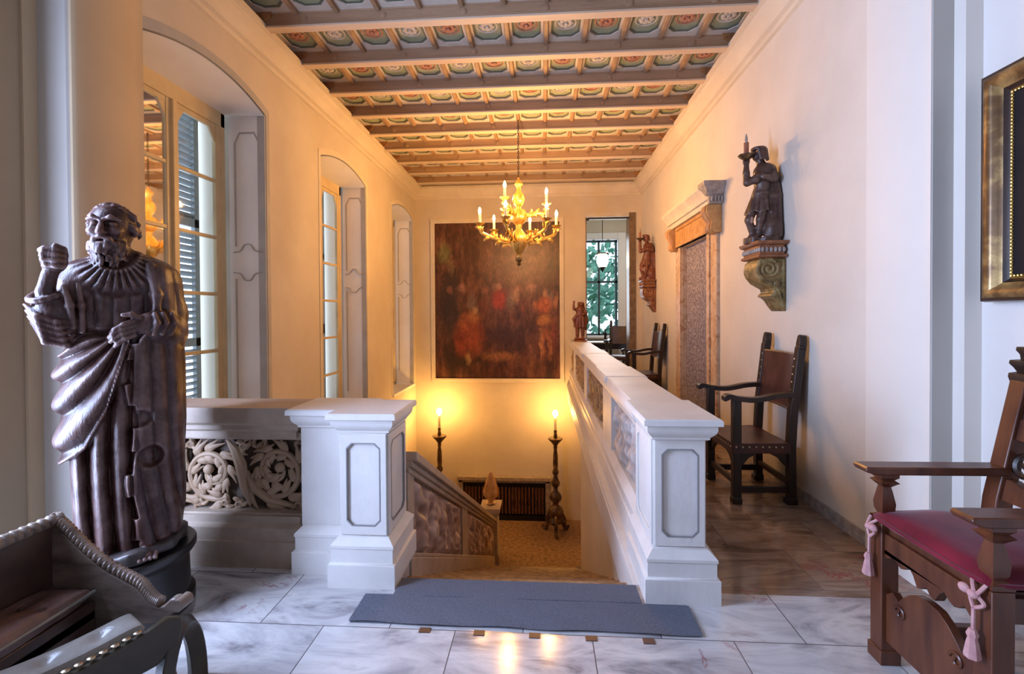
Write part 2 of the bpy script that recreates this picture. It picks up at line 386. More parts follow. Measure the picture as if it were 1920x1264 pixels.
M['console_gilt'] = pm('green_gilt_console', ((.07, .05, .02), (.24, .16, .055), (.36, .29, .14)), .4, .15, scale=16, detail=6)
M['console_red'] = pm('red_gilt_console', ((.16, .055, .025), (.34, .14, .06)), .4, .1, scale=16, detail=6)
M['orange_marble'] = pm('orange_veined_marble', ((.33, .15, .06), (.60, .42, .26), (.66, .54, .42)), .35, scale=10, detail=8, dist=1.0)
M['entablature'] = pm('ochre_marble', ((.38, .17, .055), (.62, .38, .15)), .4, scale=9, detail=7)
M['grey_stone'] = pm('grey_carved_stone', ((.22, .19, .17), (.44, .40, .36)), .6, scale=18, detail=6)
M['pale_stone'] = pm('pale_cornice_stone', ((.56, .51, .44), (.66, .61, .53)), .6, scale=6)
M['door_mottled'] = pm('mottled_curtain', ((.07, .065, .085), (.22, .20, .25), (.50, .47, .54)), .8, scale=30, detail=9, stretch=(1, 1, .9))
M['glass'] = None
def glass():
    m, nt, nd, lk, b = nodes('window_glass')
    t = nd.new('ShaderNodeBsdfTransparent'); g = nd.new('ShaderNodeBsdfGlossy'); g.inputs['Roughness'].default_value = .03
    f = nd.new('ShaderNodeFresnel'); f.inputs[0].default_value = 1.35
    x = nd.new('ShaderNodeMixShader'); lk.new(f.outputs[0], x.inputs[0]); lk.new(t.outputs[0], x.inputs[1]); lk.new(g.outputs[0], x.inputs[2])
    lk.new(x.outputs[0], nd['Material Output'].inputs[0]); return m
M['glass'] = glass()
M['shutter'] = pm('grey_green_shutter', ((.26, .30, .31), (.36, .40, .40)), .5, scale=8)
M['outer_reveal'] = pm('cream_outer_reveal', (.80, .74, .60), .7)
M['teal_frame'] = pm('dark_teal_frame', (.05, .09, .09), .4)
M['white_paint'] = pm('white_paint', (.78, .76, .74), .5)
M['ochre'] = pm('ochre_panel', ((.42, .20, .05), (.52, .28, .09)), .6, scale=5)
M['foliage'] = pm('leafy_green', ((.02, .10, .06), (.10, .26, .15)), .7, scale=6, detail=8)
M['opal'] = pm('opal_glass', (.95, .9, .8), .3, emit=((1, .86, .62), 9))
M['black'] = pm('black_metal', (.012, .011, .010), .4)
M['canvas_dark'] = pm('dark_canvas', ((.006, .006, .008), (.018, .013, .013)), .75, scale=3, spec=.2)
M['marble_frame'] = pm('brown_marble_surround', ((.22, .17, .12), (.42, .34, .26)), .45, scale=12, detail=7)
M['mirror_frame'] = pm('green_marble_jamb', ((.10, .07, .045), (.26, .17, .10)), .35, scale=9, detail=6)
def painting_mat():
    """a dim baroque crowd: dark hall, russet figures, all soft blotches"""
    m, nt, nd, lk, b = nodes('old_oil_paint')
    tc = nd.new('ShaderNodeTexCoord'); n = tex(nd, lk, 3, 8, .65, .6, (1.6, 1, .5)); r = ramp(nd, [(.32, (.020, .007, .004)), (.5, (.085, .026, .012)), (.72, (.20, .085, .048))])
    lk.new(n.outputs['Fac'], r.inputs[0]); cur = r.outputs[0]
    nzv = nd.new('ShaderNodeTexNoise'); nzv.inputs['Scale'].default_value = 6; nzv.inputs['Detail'].default_value = 5
    lk.new(tc.outputs['Object'], nzv.inputs[0])
    vm = nd.new('ShaderNodeVectorMath'); vm.operation = 'MULTIPLY_ADD'; vm.inputs[1].default_value = (.17, .17, .17)
    lk.new(nzv.outputs['Color'], vm.inputs[0]); lk.new(tc.outputs['Object'], vm.inputs[2])
    # (x, z, rx, rz, colour, strength) in metres from the canvas centre; the noise offset is about +.17
    def blob(x, z, rx, rz, col, k, soft=.42):
        nonlocal cur
        mp = nd.new('ShaderNodeMapping'); mp.vector_type = 'TEXTURE'; mp.inputs['Location'].default_value = (x+.085, 0, z+.085); mp.inputs['Scale'].default_value = (rx, 100, rz)
        lk.new(vm.outputs[0], mp.inputs[0]); ln = nd.new('ShaderNodeVectorMath'); ln.operation = 'LENGTH'; lk.new(mp.outputs[0], ln.inputs[0])
        rr = nd.new('ShaderNodeMapRange'); rr.inputs['From Min'].default_value = soft; rr.inputs['From Max'].default_value = 1.1; rr.inputs['To Min'].default_value = k*.95; rr.inputs['To Max'].default_value = 0
        lk.new(ln.outputs['Value'], rr.inputs[0])
        mx = nd.new('ShaderNodeMix'); mx.data_type = 'RGBA'; lk.new(rr.outputs[0], mx.inputs[0]); lk.new(cur, mx.inputs[6]); mx.inputs[7].default_value = c4(col); cur = mx.outputs[2]
    blob(.45, .75, .8, .7, (.30, .17, .12), .55, .2)
    blob(-1.12, 1.0, .16, .25, (.16, .19, .06), .6); blob(-.98, .72, .08, .2, (.34, .22, .10), .5)
    blob(-1.0, -.1, .3, .9, (.015, .012, .016), .85); blob(-.8, -1.2, .45, .4, (.02, .012, .01), .8)
    for i in range(9): blob(-1.0+.25*i, .22+.05*sin(i*2.1), .10, .11, ((.24, .09, .06), (.30, .14, .10), (.16, .05, .04))[i % 3], .75)
    for i in range(8): blob(-.8+.27*i, -.05+.06*cos(i*1.7), .12, .26, ((.10, .035, .025), (.18, .13, .11), (.14, .03, .02))[i % 3], .6)
    blob(.05, .05, .19, .27, (.33, .032, .018), .9); blob(.05, .3, .07, .08, (.36, .18, .12), .8); blob(.42, .1, .08, .2, (.40, .22, .14), .6)
    blob(.1, -.75, .7, .28, (.045, .014, .012), .9)
    blob(-.58, -.75, .36, .5, (.26, .055, .022), .95); blob(-.5, -.32, .16, .17, (.34, .13, .05), .9); blob(-.78, -.85, .16, .4, (.20, .035, .015), .8)
    blob(1.0, -.1, .2, .22, (.40, .10, .028), .95); blob(1.0, -.42, .2, .14, (.46, .19, .05), .9); blob(1.02, -.85, .13, .4, (.30, .095, .035), .9); blob(1.2, -.7, .08, .4, (.25, .06, .03), .7)
    blob(-.46, -.20, .075, .085, (.36, .20, .11), .9); blob(-.72, -.45, .10, .22, (.30, .085, .03), .8); blob(-.36, -.60, .07, .24, (.16, .03, .015), .8)
    blob(-.62, -1.22, .06, .16, (.30, .17, .08), .9); blob(-.40, -1.25, .10, .10, (.02, .01, .008), .9)
    blob(1.02, .16, .08, .10, (.33, .16, .08), .9); blob(1.24, -.02, .05, .20, (.34, .14, .06), .8); blob(.80, -.12, .06, .14, (.36, .12, .04), .8)
    blob(.93, -.92, .055, .36, (.36, .16, .07), .9); blob(1.12, -.98, .05, .34, (.30, .12, .05), .9); blob(1.03, -1.0, .03, .3, (.03, .012, .01), .8)
    blob(-.30, 1.2, .10, .5, (.13, .055, .03), .7); blob(.15, 1.0, .05, .7, (.16, .08, .05), .6); blob(-.75, 1.1, .05, .5, (.12, .05, .03), .6)
    blob(.05, -1.18, .45, .12, (.24, .10, .035), .8); blob(.6, -1.3, .4, .14, (.12, .045, .02), .7)
    n5 = tex(nd, lk, 9, 10, .75, 1.2, (1.3, 1, .7)); r5 = ramp(nd, [(.30, (.35, .32, .32)), (.5, (.85, .85, .85)), (.72, (1.6, 1.5, 1.4))]); lk.new(n5.outputs['Fac'], r5.inputs[0])
    mm = nd.new('ShaderNodeMix'); mm.data_type = 'RGBA'; mm.blend_type = 'MULTIPLY'; mm.inputs[0].default_value = 1; lk.new(cur, mm.inputs[6]); lk.new(r5.outputs[0], mm.inputs[7]); cur = mm.outputs[2]
    lk.new(cur, b.inputs['Base Color']); b.inputs['Roughness'].default_value = .4
    return m
M['painting'] = painting_mat()
# ---------------------------------------------------------------- the setting
XL, XR, YB = -2.73, 2.06, 9.93
LAND, TREAD, RISER, NST, Y0 = -2.88, .305, .16, 18, 2.60
WIN = [(3.06, 4.50), (5.65, 7.15), (8.38, 9.78)]
def arc(y0, y1, zs, rise, n=14):
    return [(y0+(y1-y0)*i/n, zs+rise*(1-(2*i/n-1)**2)) for i in range(n+1)]
def floor_():
    m = MB()
    m.box(-2.88, 2.21, -3, 2.55, -.28, 0); m.box(XL, .52, 2.55, 2.60, -.28, 0); m.box(XL, -.86, 2.60, 2.98, -.28, 0)
    g = MB(); g.box(.52, XR, 2.55, YB+.3, -.28, 0); struct(g.build('floor_gallery', M['floor_shaded'], smooth=0))
    g = MB(); g.box(.505, .56, 2.60, YB, -.30, .005); g.box(.495, .53, 2.60, YB, -.05, -.02); struct(g.build('trim_stair_fascia', M['stone']))
    f = struct(m.build('floor', M['floor'], smooth=0))
    for px, py in ((-.565, 2.172), (-.305, 2.168), (-.045, 2.164), (.215, 2.16), (.475, 2.156)):
        MB().box(px-.026, px+.026, py-.017, py+.017, 0, .004).build('floor_inlay', M['inlay'], f)
floor_()
def wall_left():
    m = MB(); x0, x1 = -3.46, XL
    ys = [2.53] + [v for p in WIN for v in p] + [YB+.3]
    for k in range(0, len(ys), 2): m.box(x0, x1, ys[k], ys[k+1], -6, 4.5)
    for a, b in WIN:
        m.box(x0, x1, a, b, -6, .02)
        m.prism([(a, 4.5)] + arc(a, b, 3.47, .14) + [(b, 4.5)], 'x', x0, x1)
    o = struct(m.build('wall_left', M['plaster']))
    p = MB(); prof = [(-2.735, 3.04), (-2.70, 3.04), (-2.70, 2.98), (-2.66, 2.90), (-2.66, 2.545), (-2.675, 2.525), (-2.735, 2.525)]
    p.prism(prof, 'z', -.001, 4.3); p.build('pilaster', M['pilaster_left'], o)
    d = MB(); d.prism([(-2.68, 2.535), (-2.70, 2.515), (-2.90, 2.505), (-2.90, 2.535)], 'z', 0, 4.3); d.build('pilaster_return', M['pilaster_shade'], o)
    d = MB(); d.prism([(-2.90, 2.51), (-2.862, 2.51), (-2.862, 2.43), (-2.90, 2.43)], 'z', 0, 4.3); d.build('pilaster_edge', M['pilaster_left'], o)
    # the front room: plain wall with a tall window beside the camera
    q = MB(); X0, X1 = -3.5, -2.88
    q.box(X0, X1, -3, -1.72, 0, 4.5); q.box(X0, X1, -.68, .78, 0, 4.5); q.box(X0, X1, -1.72, -.68, 3.35, 4.5); q.box(X0, X1, -1.72, -.68, 0, .25); q.box(X0, X1, 1.86, 2.52, 0, 4.5); q.box(X0, X1, .78, 1.86, 3.35, 4.5); q.box(X0, X1, .78, 1.86, 0, .25)
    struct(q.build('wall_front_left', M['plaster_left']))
wall_left()
def wall_right():
    m = MB(); x0, x1 = XR, 2.5
    m.box(x0, x1, 2.605, 5.9, -.28, 4.5); m.box(x0, x1, 7.0, YB+.3, -.28, 4.5); m.box(x0, x1, 5.9, 7.0, 2.45, 4.5)
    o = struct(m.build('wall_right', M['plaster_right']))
    p = MB(); prof = [(2.065, 3.10), (2.035, 3.10), (2.035, 3.055), (2.015, 3.045), (2.015, 2.685), (2.028, 2.66), (2.028, 2.60), (2.065, 2.60)]
    p.prism(prof, 'z', 0, 4.3); p.build('pilaster', M['pilaster'], o)
    d = MB(); d.prism([(2.03, 2.606), (2.035, 2.596), (2.215, 2.590), (2.215, 2.606)], 'z', 0, 4.3); d.build('pilaster_return', M['pilaster_shade'], o)
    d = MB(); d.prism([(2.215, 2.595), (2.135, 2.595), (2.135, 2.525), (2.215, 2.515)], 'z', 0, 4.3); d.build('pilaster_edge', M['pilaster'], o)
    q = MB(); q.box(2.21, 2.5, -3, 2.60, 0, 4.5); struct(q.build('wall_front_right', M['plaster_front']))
    b = MB(); b.box(2.045, 2.06, 3.10, 5.58, 0, .085); b.box(2.045, 2.06, 7.30, YB, 0, .085); struct(b.build('baseboard_right', M['grey_stone']))
    b = MB(); b.box(2.195, 2.21, -3, 2.515, 0, .085); struct(b.build('baseboard_front_right', M['grey_stone']))
wall_right()
def wall_back():
    m = MB()
    m.box(-3.6, .91, YB, YB+.3, -6, 4.5); m.box(1.91, 2.5, YB, YB+.3, -.28, 4.5); m.box(.91, 1.91, YB, YB+.3, 3.56, 4.5); m.box(.91, 2.5, YB, YB+.3, -6, -.28)
    struct(m.build('wall_back', M['plaster']))
    d = MB(); d.box(.905, .925, YB-.012, YB+.31, 0, 3.58); d.build('door_jamb', M['mirror_frame'])
    o = bpy.data.objects['door_jamb']; o.name = 'door_2'; struct(o)
    MB().box(1.80, 1.93, YB-.03, YB+.31, 0, 3.58).build('right_jamb', M['mirror_frame'], o)
    h = MB(); h.box(.905, 1.93, YB-.02, YB+.31, 3.50, 3.585); h.build('lintel', M['pale_stone'], o)
    h = MB(); h.tube([(.94, YB-.03, 3.47), (1.80, YB-.03, 3.47)], .018); h.ell((.945, YB-.03, 3.45), .035); h.build('rod', M['black'], o)
wall_back()
def well():
    m = MB()
    m.box(.52, .72, Y0, 6.6, -6, -.28); m.build('wall_stairwell', M['plaster'])
    struct(bpy.data.objects['wall_stairwell'])
    m = MB(); m.box(1.6, 1.75, 6.6, YB, -6, -.28); m.box(.72, 1.6, 6.5, 6.6, -6, -.28); struct(m.build('wall_under_gallery', M['plaster']))
    m = MB(); m.box(XL, -.86, 2.88, 2.98, -6, -.28); struct(m.build('wall_under_front', M['plaster']))
    m = MB(); m.box(XL, 1.6, 2.98, YB, -6.1, -6); struct(m.build('floor_lower', M['stairs']))
    s = MB()
    for k in range(NST):
        y = Y0 + k*TREAD; z = -RISER*(k+1)
        s.box(-.86, .52, y, y+TREAD+(0 if k < NST-1 else 0), z-.35, z)
        s.box(-.86, .52, y-.0, y+.001, z-.03, z)
    s.box(-.86, .52, Y0-.03, Y0, -.28, -.002)
    s.box(XL, 1.6, Y0+NST*TREAD, YB, LAND-.25, LAND-.001)
    struct(s.build('staircase', M['stairs'], smooth=0))
    # spine wall below the left-hand sloping balustrade
    yE = Y0+NST*TREAD; n = lambda y: -RISER/TREAD*(y-Y0)
    m = MB(); m.prism([(2.98, n(2.98)-.1), (yE, n(yE)-.1), (yE, -6), (2.98, -6)], 'x', -1.0, -.862); struct(m.build('wall_spine', M['plaster']))
well()
CORN = [(0, 3.94), (.03, 3.95), (.035, 3.985), (.07, 4.0), (.075, 4.03), (.12, 4.075), (.15, 4.10), (.155, 4.14), (.19, 4.15), (.19, 4.19), (0, 4.19)]
def cornices():
    m = MB(); m.prism([(XL+o, z) for o, z in CORN], 'y', 2.56, YB); struct(m.build('trim_cornice_left', M['cornice']))
    m = MB(); m.prism([(XR-o, z) for o, z in CORN], 'y', 2.50, YB); struct(m.build('trim_cornice_right', M['cornice']))
    m = MB(); m.prism([(YB-o*.7, z) for o, z in CORN], 'x', XL, XR); struct(m.build('trim_cornice_back', M['cornice']))
    for side, x0, x1 in (('left', XL, XL+.10), ('right', XR-.10, XR)):
        m = MB(); m.box(x0, x1, 2.5, YB, 4.19, 4.303); struct(m.build('trim_frieze_'+side, M['frieze']))
cornices()
BEAM0, BSTEP = 4.21, .653
def ceiling():
    m = MB(); m.box(XL, XR, 2.55, YB, 4.302, 4.5); o = struct(m.build('ceiling', M['coffer_green']))
    q = MB(); q.box(-2.88, 2.21, -3, 2.55, 4.3, 4.5); struct(q.build('ceiling_front', M['bounce_dark']))
    nc = 12; cw = (XR-XL-.2)/nc
    bd, dk, red, gry, rib = MB(), MB(), MB(), MB(), MB()
    for r in range(-1, 10):
        ya = BEAM0+BSTEP*(r-1)+.095; yb = BEAM0+BSTEP*r
        if ya < 2.5: continue
        if r == 9: yb = min(yb, YB)
        for c in range(nc):
            xa = XL+.1+c*cw; xb = xa+cw
            bd.ring(octo(xa, xb, ya, yb, 0), octa(xa+.05, xb-.05, ya+.06, yb-.06, .07), 'z', 4.284, 4.304)
            dk.ring(octa(xa+.05, xb-.05, ya+.06, yb-.06, .07), octa(xa+.068, xb-.068, ya+.078, yb-.078, .065), 'z', 4.294, 4.304)
            t = red if (c+r) % 2 else gry; cx, cy = (xa+xb)/2, (ya+yb)/2
            for k in range(8):
                a = k*pi/4; t.ell((cx+.05*cos(a), cy+.05*sin(a), 4.296), (.026, .026, .012), 8, 5)
            t.ell((cx, cy, 4.294), (.022, .022, .018), 8, 5)
            t.lathe([(.092, 4.304), (.092, 4.296), (.10, 4.292), (.108, 4.296), (.108, 4.304)], (cx, cy, 0), 20)
            if c: rib.rect(xa-.022, xa+.022, ya, yb, [(.006, 4.304), (.006, 4.282), (0, 4.277), (0, 4.260), (-.006, 4.254)])
    bd.build('coffer_border', M['coffer_border'], o, smooth=0); dk.build('coffer_line', M['coffer_line'], o, smooth=0)
    red.build('red_rosettes', M['rosette_red'], o)['kind'] = 'stuff'; gry.build('pale_rosettes', M['rosette_grey'], o)['kind'] = 'stuff'
    rib.build('coffer_ribs', M['beam'], o)
    for r in range(-2, 9):
        y = BEAM0+BSTEP*r
        if y < 2.5: continue
        b = MB(); b.box(XL+.08, XR-.08, y+.010, y+.085, 4.16, 4.304)
        b.box(XL+.08, XR-.08, y, y+.095, 4.272, 4.296); b.box(XL+.08, XR-.08, y+.004, y+.091, 4.18, 4.190)
        o2 = struct(b.build('ceiling_beam', M['beam'], bevel=.004))
        u = MB(); u.box(XL+.08, XR-.08, y, y+.095, 4.15, 4.170); u.build('underside_board', M['beam_lit'], o2, bevel=.004)
        k = MB()
        for i in range(6):
            x = XL+.55+i*.74
            k.lathe([(.0, .014), (.024, .012), (.028, .004), (.034, .006), (.040, 0)], (0, 0, 0), 14, Matrix.Translation((x, y+.010, 4.218)) @ Matrix.Rotation(pi/2, 4, 'X'))
        k.build('boss', M['beam'], o2)
        for sx, xx in ((1, XL+.10), (-1, XR-.10)):
            e = MB(); e.prism([(xx, 4.19), (xx+sx*.05, 4.19), (xx+sx*.14, 4.24), (xx+sx*.16, 4.302), (xx, 4.302)], 'y', y-.02, y+.115); e.build('corbel', M['frieze'], o2)
ceiling()
def windows():
    for k, (a, b) in enumerate(WIN):
        c = (a+b)/2; xf = -3.10
        w_ = MB(); zt = 3.36; y0, y1 = a+.06, b-.07
        # outer frame
        w_.box(xf-.06, xf, y0, y0+.06, .02, zt+.1); w_.box(xf-.06, xf, y1-.06, y1, .02, zt+.1)
        w_.box(xf-.06, xf, y0, y1, zt-.04, zt+.12); w_.box(xf-.06, xf, y0, y1, .02, .08)
        root = struct(w_.build('window_%d' % (k+1), M['frame_yellow'], bevel=.006))
        for s, ya, yb in ((0, y0+.06, c), (1, c, y1-.06)):
            f = MB(); n = 6; zb = .08; h = (zt-.04-zb)/n
            f.box(xf-.045, xf-.005, ya, ya+.065, zb, zt-.04); f.box(xf-.045, xf-.005, yb-.065, yb, zb, zt-.04)
            for i in range(n+1):
                z = zb+h*i; t = .045 if i in (0, n) else .016
                f.box(xf-.04, xf-.01, ya+.06, yb-.06, max(zb, z-t), min(zt-.04, z+t))
            # shaped head of the top pane
            ar = [(ya+.06, zt-.03), (ya+.06, zt-.22)] + [(ya+.06+(yb-ya-.12)*t, zt-.22+.16*min(1, 1.6*sin(pi*t))) for t in [i/12 for i in range(13)]] + [(yb-.06, zt-.03)]
            f.prism(ar, 'x', xf-.0375, xf-.0125)
            o = f.build('casement', M['frame_yellow'], root, bevel=.004)
            g = MB(); g.add([(xf-.026, ya+.05, zb), (xf-.026, yb-.05, zb), (xf-.026, yb-.05, zt-.04), (xf-.026, ya+.05, zt-.04)], [(0, 1, 2, 3)]); g.build('glass', M['glass'], o, smooth=0)
            if s:
                hd = MB(); hd.tube([(xf-.005, c+.02, 1.30), (xf+.03, c+.02, 1.30)], .008); hd.tube([(xf+.03, c+.02, 1.24), (xf+.03, c+.02, 1.37)], .010); hd.build('handle', M['black'], o)
        MB().box(xf-.02, xf+.02, c-.022, c+.022, .08, zt-.04).build('meeting_stile', M['frame_yellow'], root, bevel=.006)
        # reveal lining (jambs, sloping head) and its painted panel
        r = MB(); r.box(xf, XL-.001, a, a+.012, .02, 3.49); r.box(xf, XL-.001, b-.012, b, .02, 3.49)
        A = arc(a+.012, b-.012, 3.46, .135); B = [(y0+(y1-y0)*i/14, zt+.06) for i in range(15)]
        r.loft([[(XL-.001, y, z) for y, z in A], [(xf, y, z+.04) for y, z in B], [(xf, y, z+.09) for y, z in B], [(XL-.001, y, z+.006) for y, z in A]][:2], caps=False, closed=False)
        r.build('reveal', M['reveal'], root)
        t = MB(); yy = b-.014
        def P(x, z): return (x, yy, z)
        cx = (xf+XL)/2; hw = .125
        t.tube([P(cx-hw, .3), P(cx-hw, 1.86)], .011, 6, (1, .3)); t.tube([P(cx+hw, .3), P(cx+hw, 1.86)], .011, 6, (1, .3))
        t.tube([P(cx-hw, 2.18), P(cx-hw, 3.2), P(cx-hw+.05, 3.3), P(cx+hw-.05, 3.3), P(cx+hw, 3.2), P(cx+hw, 2.18)], .011, 6, (1, .3))
        for sg, z in ((1, 2.12), (-1, 1.92)):
            t.tube(smoothpath([P(cx-hw-.02, z), P(cx-hw+.05, z+sg*.015), P(cx-.03, z+sg*.075), P(cx+.03, z+sg*.075), P(cx+hw-.05, z+sg*.015), P(cx+hw+.02, z)]), .018, 6, (1, .3))
        t.box(XL-.075, XL-.001, yy-.003, yy+.004, .02, 3.47)
        t.build('painted_panel', M['grey_paint'], root)
        s = MB(); i0 = [(a-.0, .02)] + arc(a, b, 3.47, .14) + [(b, .02)]; o0 = [(a-.055, .02)] + arc(a-.055, b+.055, 3.53, .15) + [(b+.055, .02)]
        s.ring(o0, i0, 'x', XL-.002, XL+.006); s.build('surround', M['grey_paint'] if k == 0 else M['cornice'], root)
        sl = MB(); sl.box(xf, XL+.02, a, b, -.02, .025); sl.build('sill', M['reveal'], root)
        # outside: cream reveal and a pair of louvred shutters
        e = MB(); e.box(-3.46, xf-.06, a, a+.01, .02, 3.6); e.box(-3.46, xf-.06, b-.01, b, .02, 3.6); e.box(-3.46, xf-.06, a, b, .0, .03); e.build('outer_reveal', M['outer_reveal'], root)
        for ya, yb in ((a+.02, c-.005), (c+.005, b-.09)):
            f = MB(); xs = -3.36
            f.box(xs-.04, xs, ya, ya+.06, .05, 3.5); f.box(xs-.04, xs, yb-.06, yb, .05, 3.5)
            for z in (.05, 1.2, 2.35, 3.42): f.box(xs-.04, xs, ya, yb, z, z+.08)
            z = .16
            while z < 3.40:
                if not any(q-.03 < z < q+.09 for q in (1.2, 2.35)):
                    R_ = Matrix.Translation((xs-.02, 0, z)) @ Matrix.Rotation(radians(-38), 4, 'Y')
                    f.box(-.030, .030, ya+.05, yb-.05, -.004, .004, R_)
                z += .062
            f.build('shutter', M['shutter'], root, smooth=0)
windows()
def wall_behind():
    q = MB(); q.box(-3.5, 2.5, -3.2, -3, 0, 4.5); struct(q.build('wall_front', M['bounce_dark']))
wall_behind()
def door():
    d = MB(); d.box(2.095, 2.13, 5.9, 7.0, 0, 2.45); root = struct(d.build('door_1', M['door_mottled'], smooth=0))
    t = MB()
    for a, b in ((5.62, 5.90), (7.0, 7.28)):
        t.box(2.02, 2.06, a, b, 0, 2.45); 
        ia = 5.9 if a < 6 else 7.0
        t.box(2.0, 2.02, min(ia, a+.19) if a < 6 else 7.0, 5.9 if a < 6 else 7.09, 0, 2.45)
    t.build('jamb', M['orange_marble'], root, bevel=.006)
    l = MB(); l.box(2.03, 2.095, 5.901, 5.91, 0, 2.45); l.box(2.03, 2.095, 6.985, 6.999, 0, 2.45); l.box(2.03, 2.095, 5.91, 6.99, 2.435, 2.449); l.build('door_lining', M['orange_marble'], root)
    e = MB(); e.box(1.98, 2.06, 5.62, 7.28, 2.45, 2.74); e.box(1.965, 2.06, 5.80, 7.10, 2.45, 2.49); e.box(1.965, 2.06, 5.80, 7.10, 2.69, 2.74); e.build('frieze', M['entablature'], root, bevel=.006)
    for y in (5.54, 7.16):
        c = MB(); pr = [(2.06, 2.42), (1.97, 2.42), (1.93, 2.45), (1.93, 2.50), (1.95, 2.54), (1.91, 2.60), (1.88, 2.66), (1.89, 2.72), (1.93, 2.74), (2.06, 2.74)]
        c.prism(pr, 'y', y, y+.19)
        for k in range(3): c.tube([(x-.004, y+.045+.05*k, z) for x, z in pr[1:-1]], .016, 6)
        c.build('console', M['entablature'], root, bevel=.005)
    k = MB(); k.rect(1.93, 2.06, 5.56, 7.34, [(0, 2.74), (.0, 2.80), (.02, 2.81), (.02, 2.84), (.05, 2.90), (.09, 2.94), (.09, 2.975), (0, 2.975)]); k.build('cornice', M['pale_stone'], root)
    g = MB(); g.rect(1.90, 2.06, 5.50, 5.555, [(0, 2.74), (0, 2.83), (.02, 2.84), (.05, 2.90), (.085, 2.94), (.085, 2.98), (0, 2.98)])
    for i in range(4): g.ell((1.93+.036*i, 5.49, 2.79), (.016, .02, .035), 8, 6)
    g.build('cornice_end', M['grey_stone'], root)
door()
# ---------------------------------------------------------------- carved stone balustrades
def chamfer_panel(m, ax, at_, sgn, a0, a1, z0, z1, t=.010, c=.045):
    """raised frame round a panel with cut corners, standing t proud of the plane `at_` on axis ax"""
    m.ring(octo(a0-.036, a1+.036, z0-.05, z1+.05, 0), octa(a0, a1, z0, z1, c), ax, at_, at_+sgn*t)
BASEP = [(.055, 0), (.055, .125), (.050, .13), (.040, .134), (.040, .208), (.045, .213), (.045, .228), (.012, .262), (0, .27)]
CAPP = [(0, .835), (.012, .842), (.012, .852), (.022, .862), (.036, .878), (.042, .895), (.042, .915), (.062, .922), (.062, .947), (.054, .955)]
def scroll(m, M4, cx, cy, r0, r1, a0, turns, w, side=1, leaves=7, depth=.035):
    """an acanthus rinceau: spiral stem with curling leaves, in the panel plane (u right, v up, w out)"""
    n = int(26*abs(turns)); pts = []; R = []
    for i in range(n+1):
        t = i/n; a = a0 + side*turns*2*pi*t; r = r0+(r1-r0)*t
        pts.append((cx+r*cos(a), cy+r*sin(a), depth*(.5+.5*sin(pi*t)))); R.append(w*(1-.55*t))
    m.tube(pts, R, 8, M=M4)
    m.ell((pts[-1][0], pts[-1][1], depth), (w*1.5, w*1.5, w*1.2), 10, 8, M=M4)
    for k in range(leaves):
        i = int(n*(.04+.80*k/leaves)); p = Vector(pts[i]); q = Vector(pts[i+1]); t = (q-p).normalized()
        nrm = Vector((t.y, -t.x, 0)); 
        for s2 in (1, -1):
            L = w*(5.2 if s2*side > 0 else 3.6)*(1-.45*k/leaves)
            d = nrm*s2
            for f in (-.35, .0, .35):
                tip = p + d*L*(.75+.25*(f == 0)) + t*L*(.7+f*1.4)
                mid = p + d*L*.55 + t*L*(.15+f*.5)
                cc = bez(p, p+d*L*.3, mid, tip, 6)
                cc = [Vector((c.x, c.y, depth*.55+.018*sin(pi*j/6)+.012*(j/6))) for j, c in enumerate(cc)]
                m.tube(cc, [w*.40, w*.80, w*.95, w*.90, w*.70, w*.45, w*.12], 8, (1, .55), M=M4)
def plane(o, u, v):
    u = Vector(u); v = Vector(v); n = u.cross(v)
    return Matrix(((u.x, v.x, n.x, o[0]), (u.y, v.y, n.y, o[1]), (u.z, v.z, n.z, o[2]), (0, 0, 0, 1)))
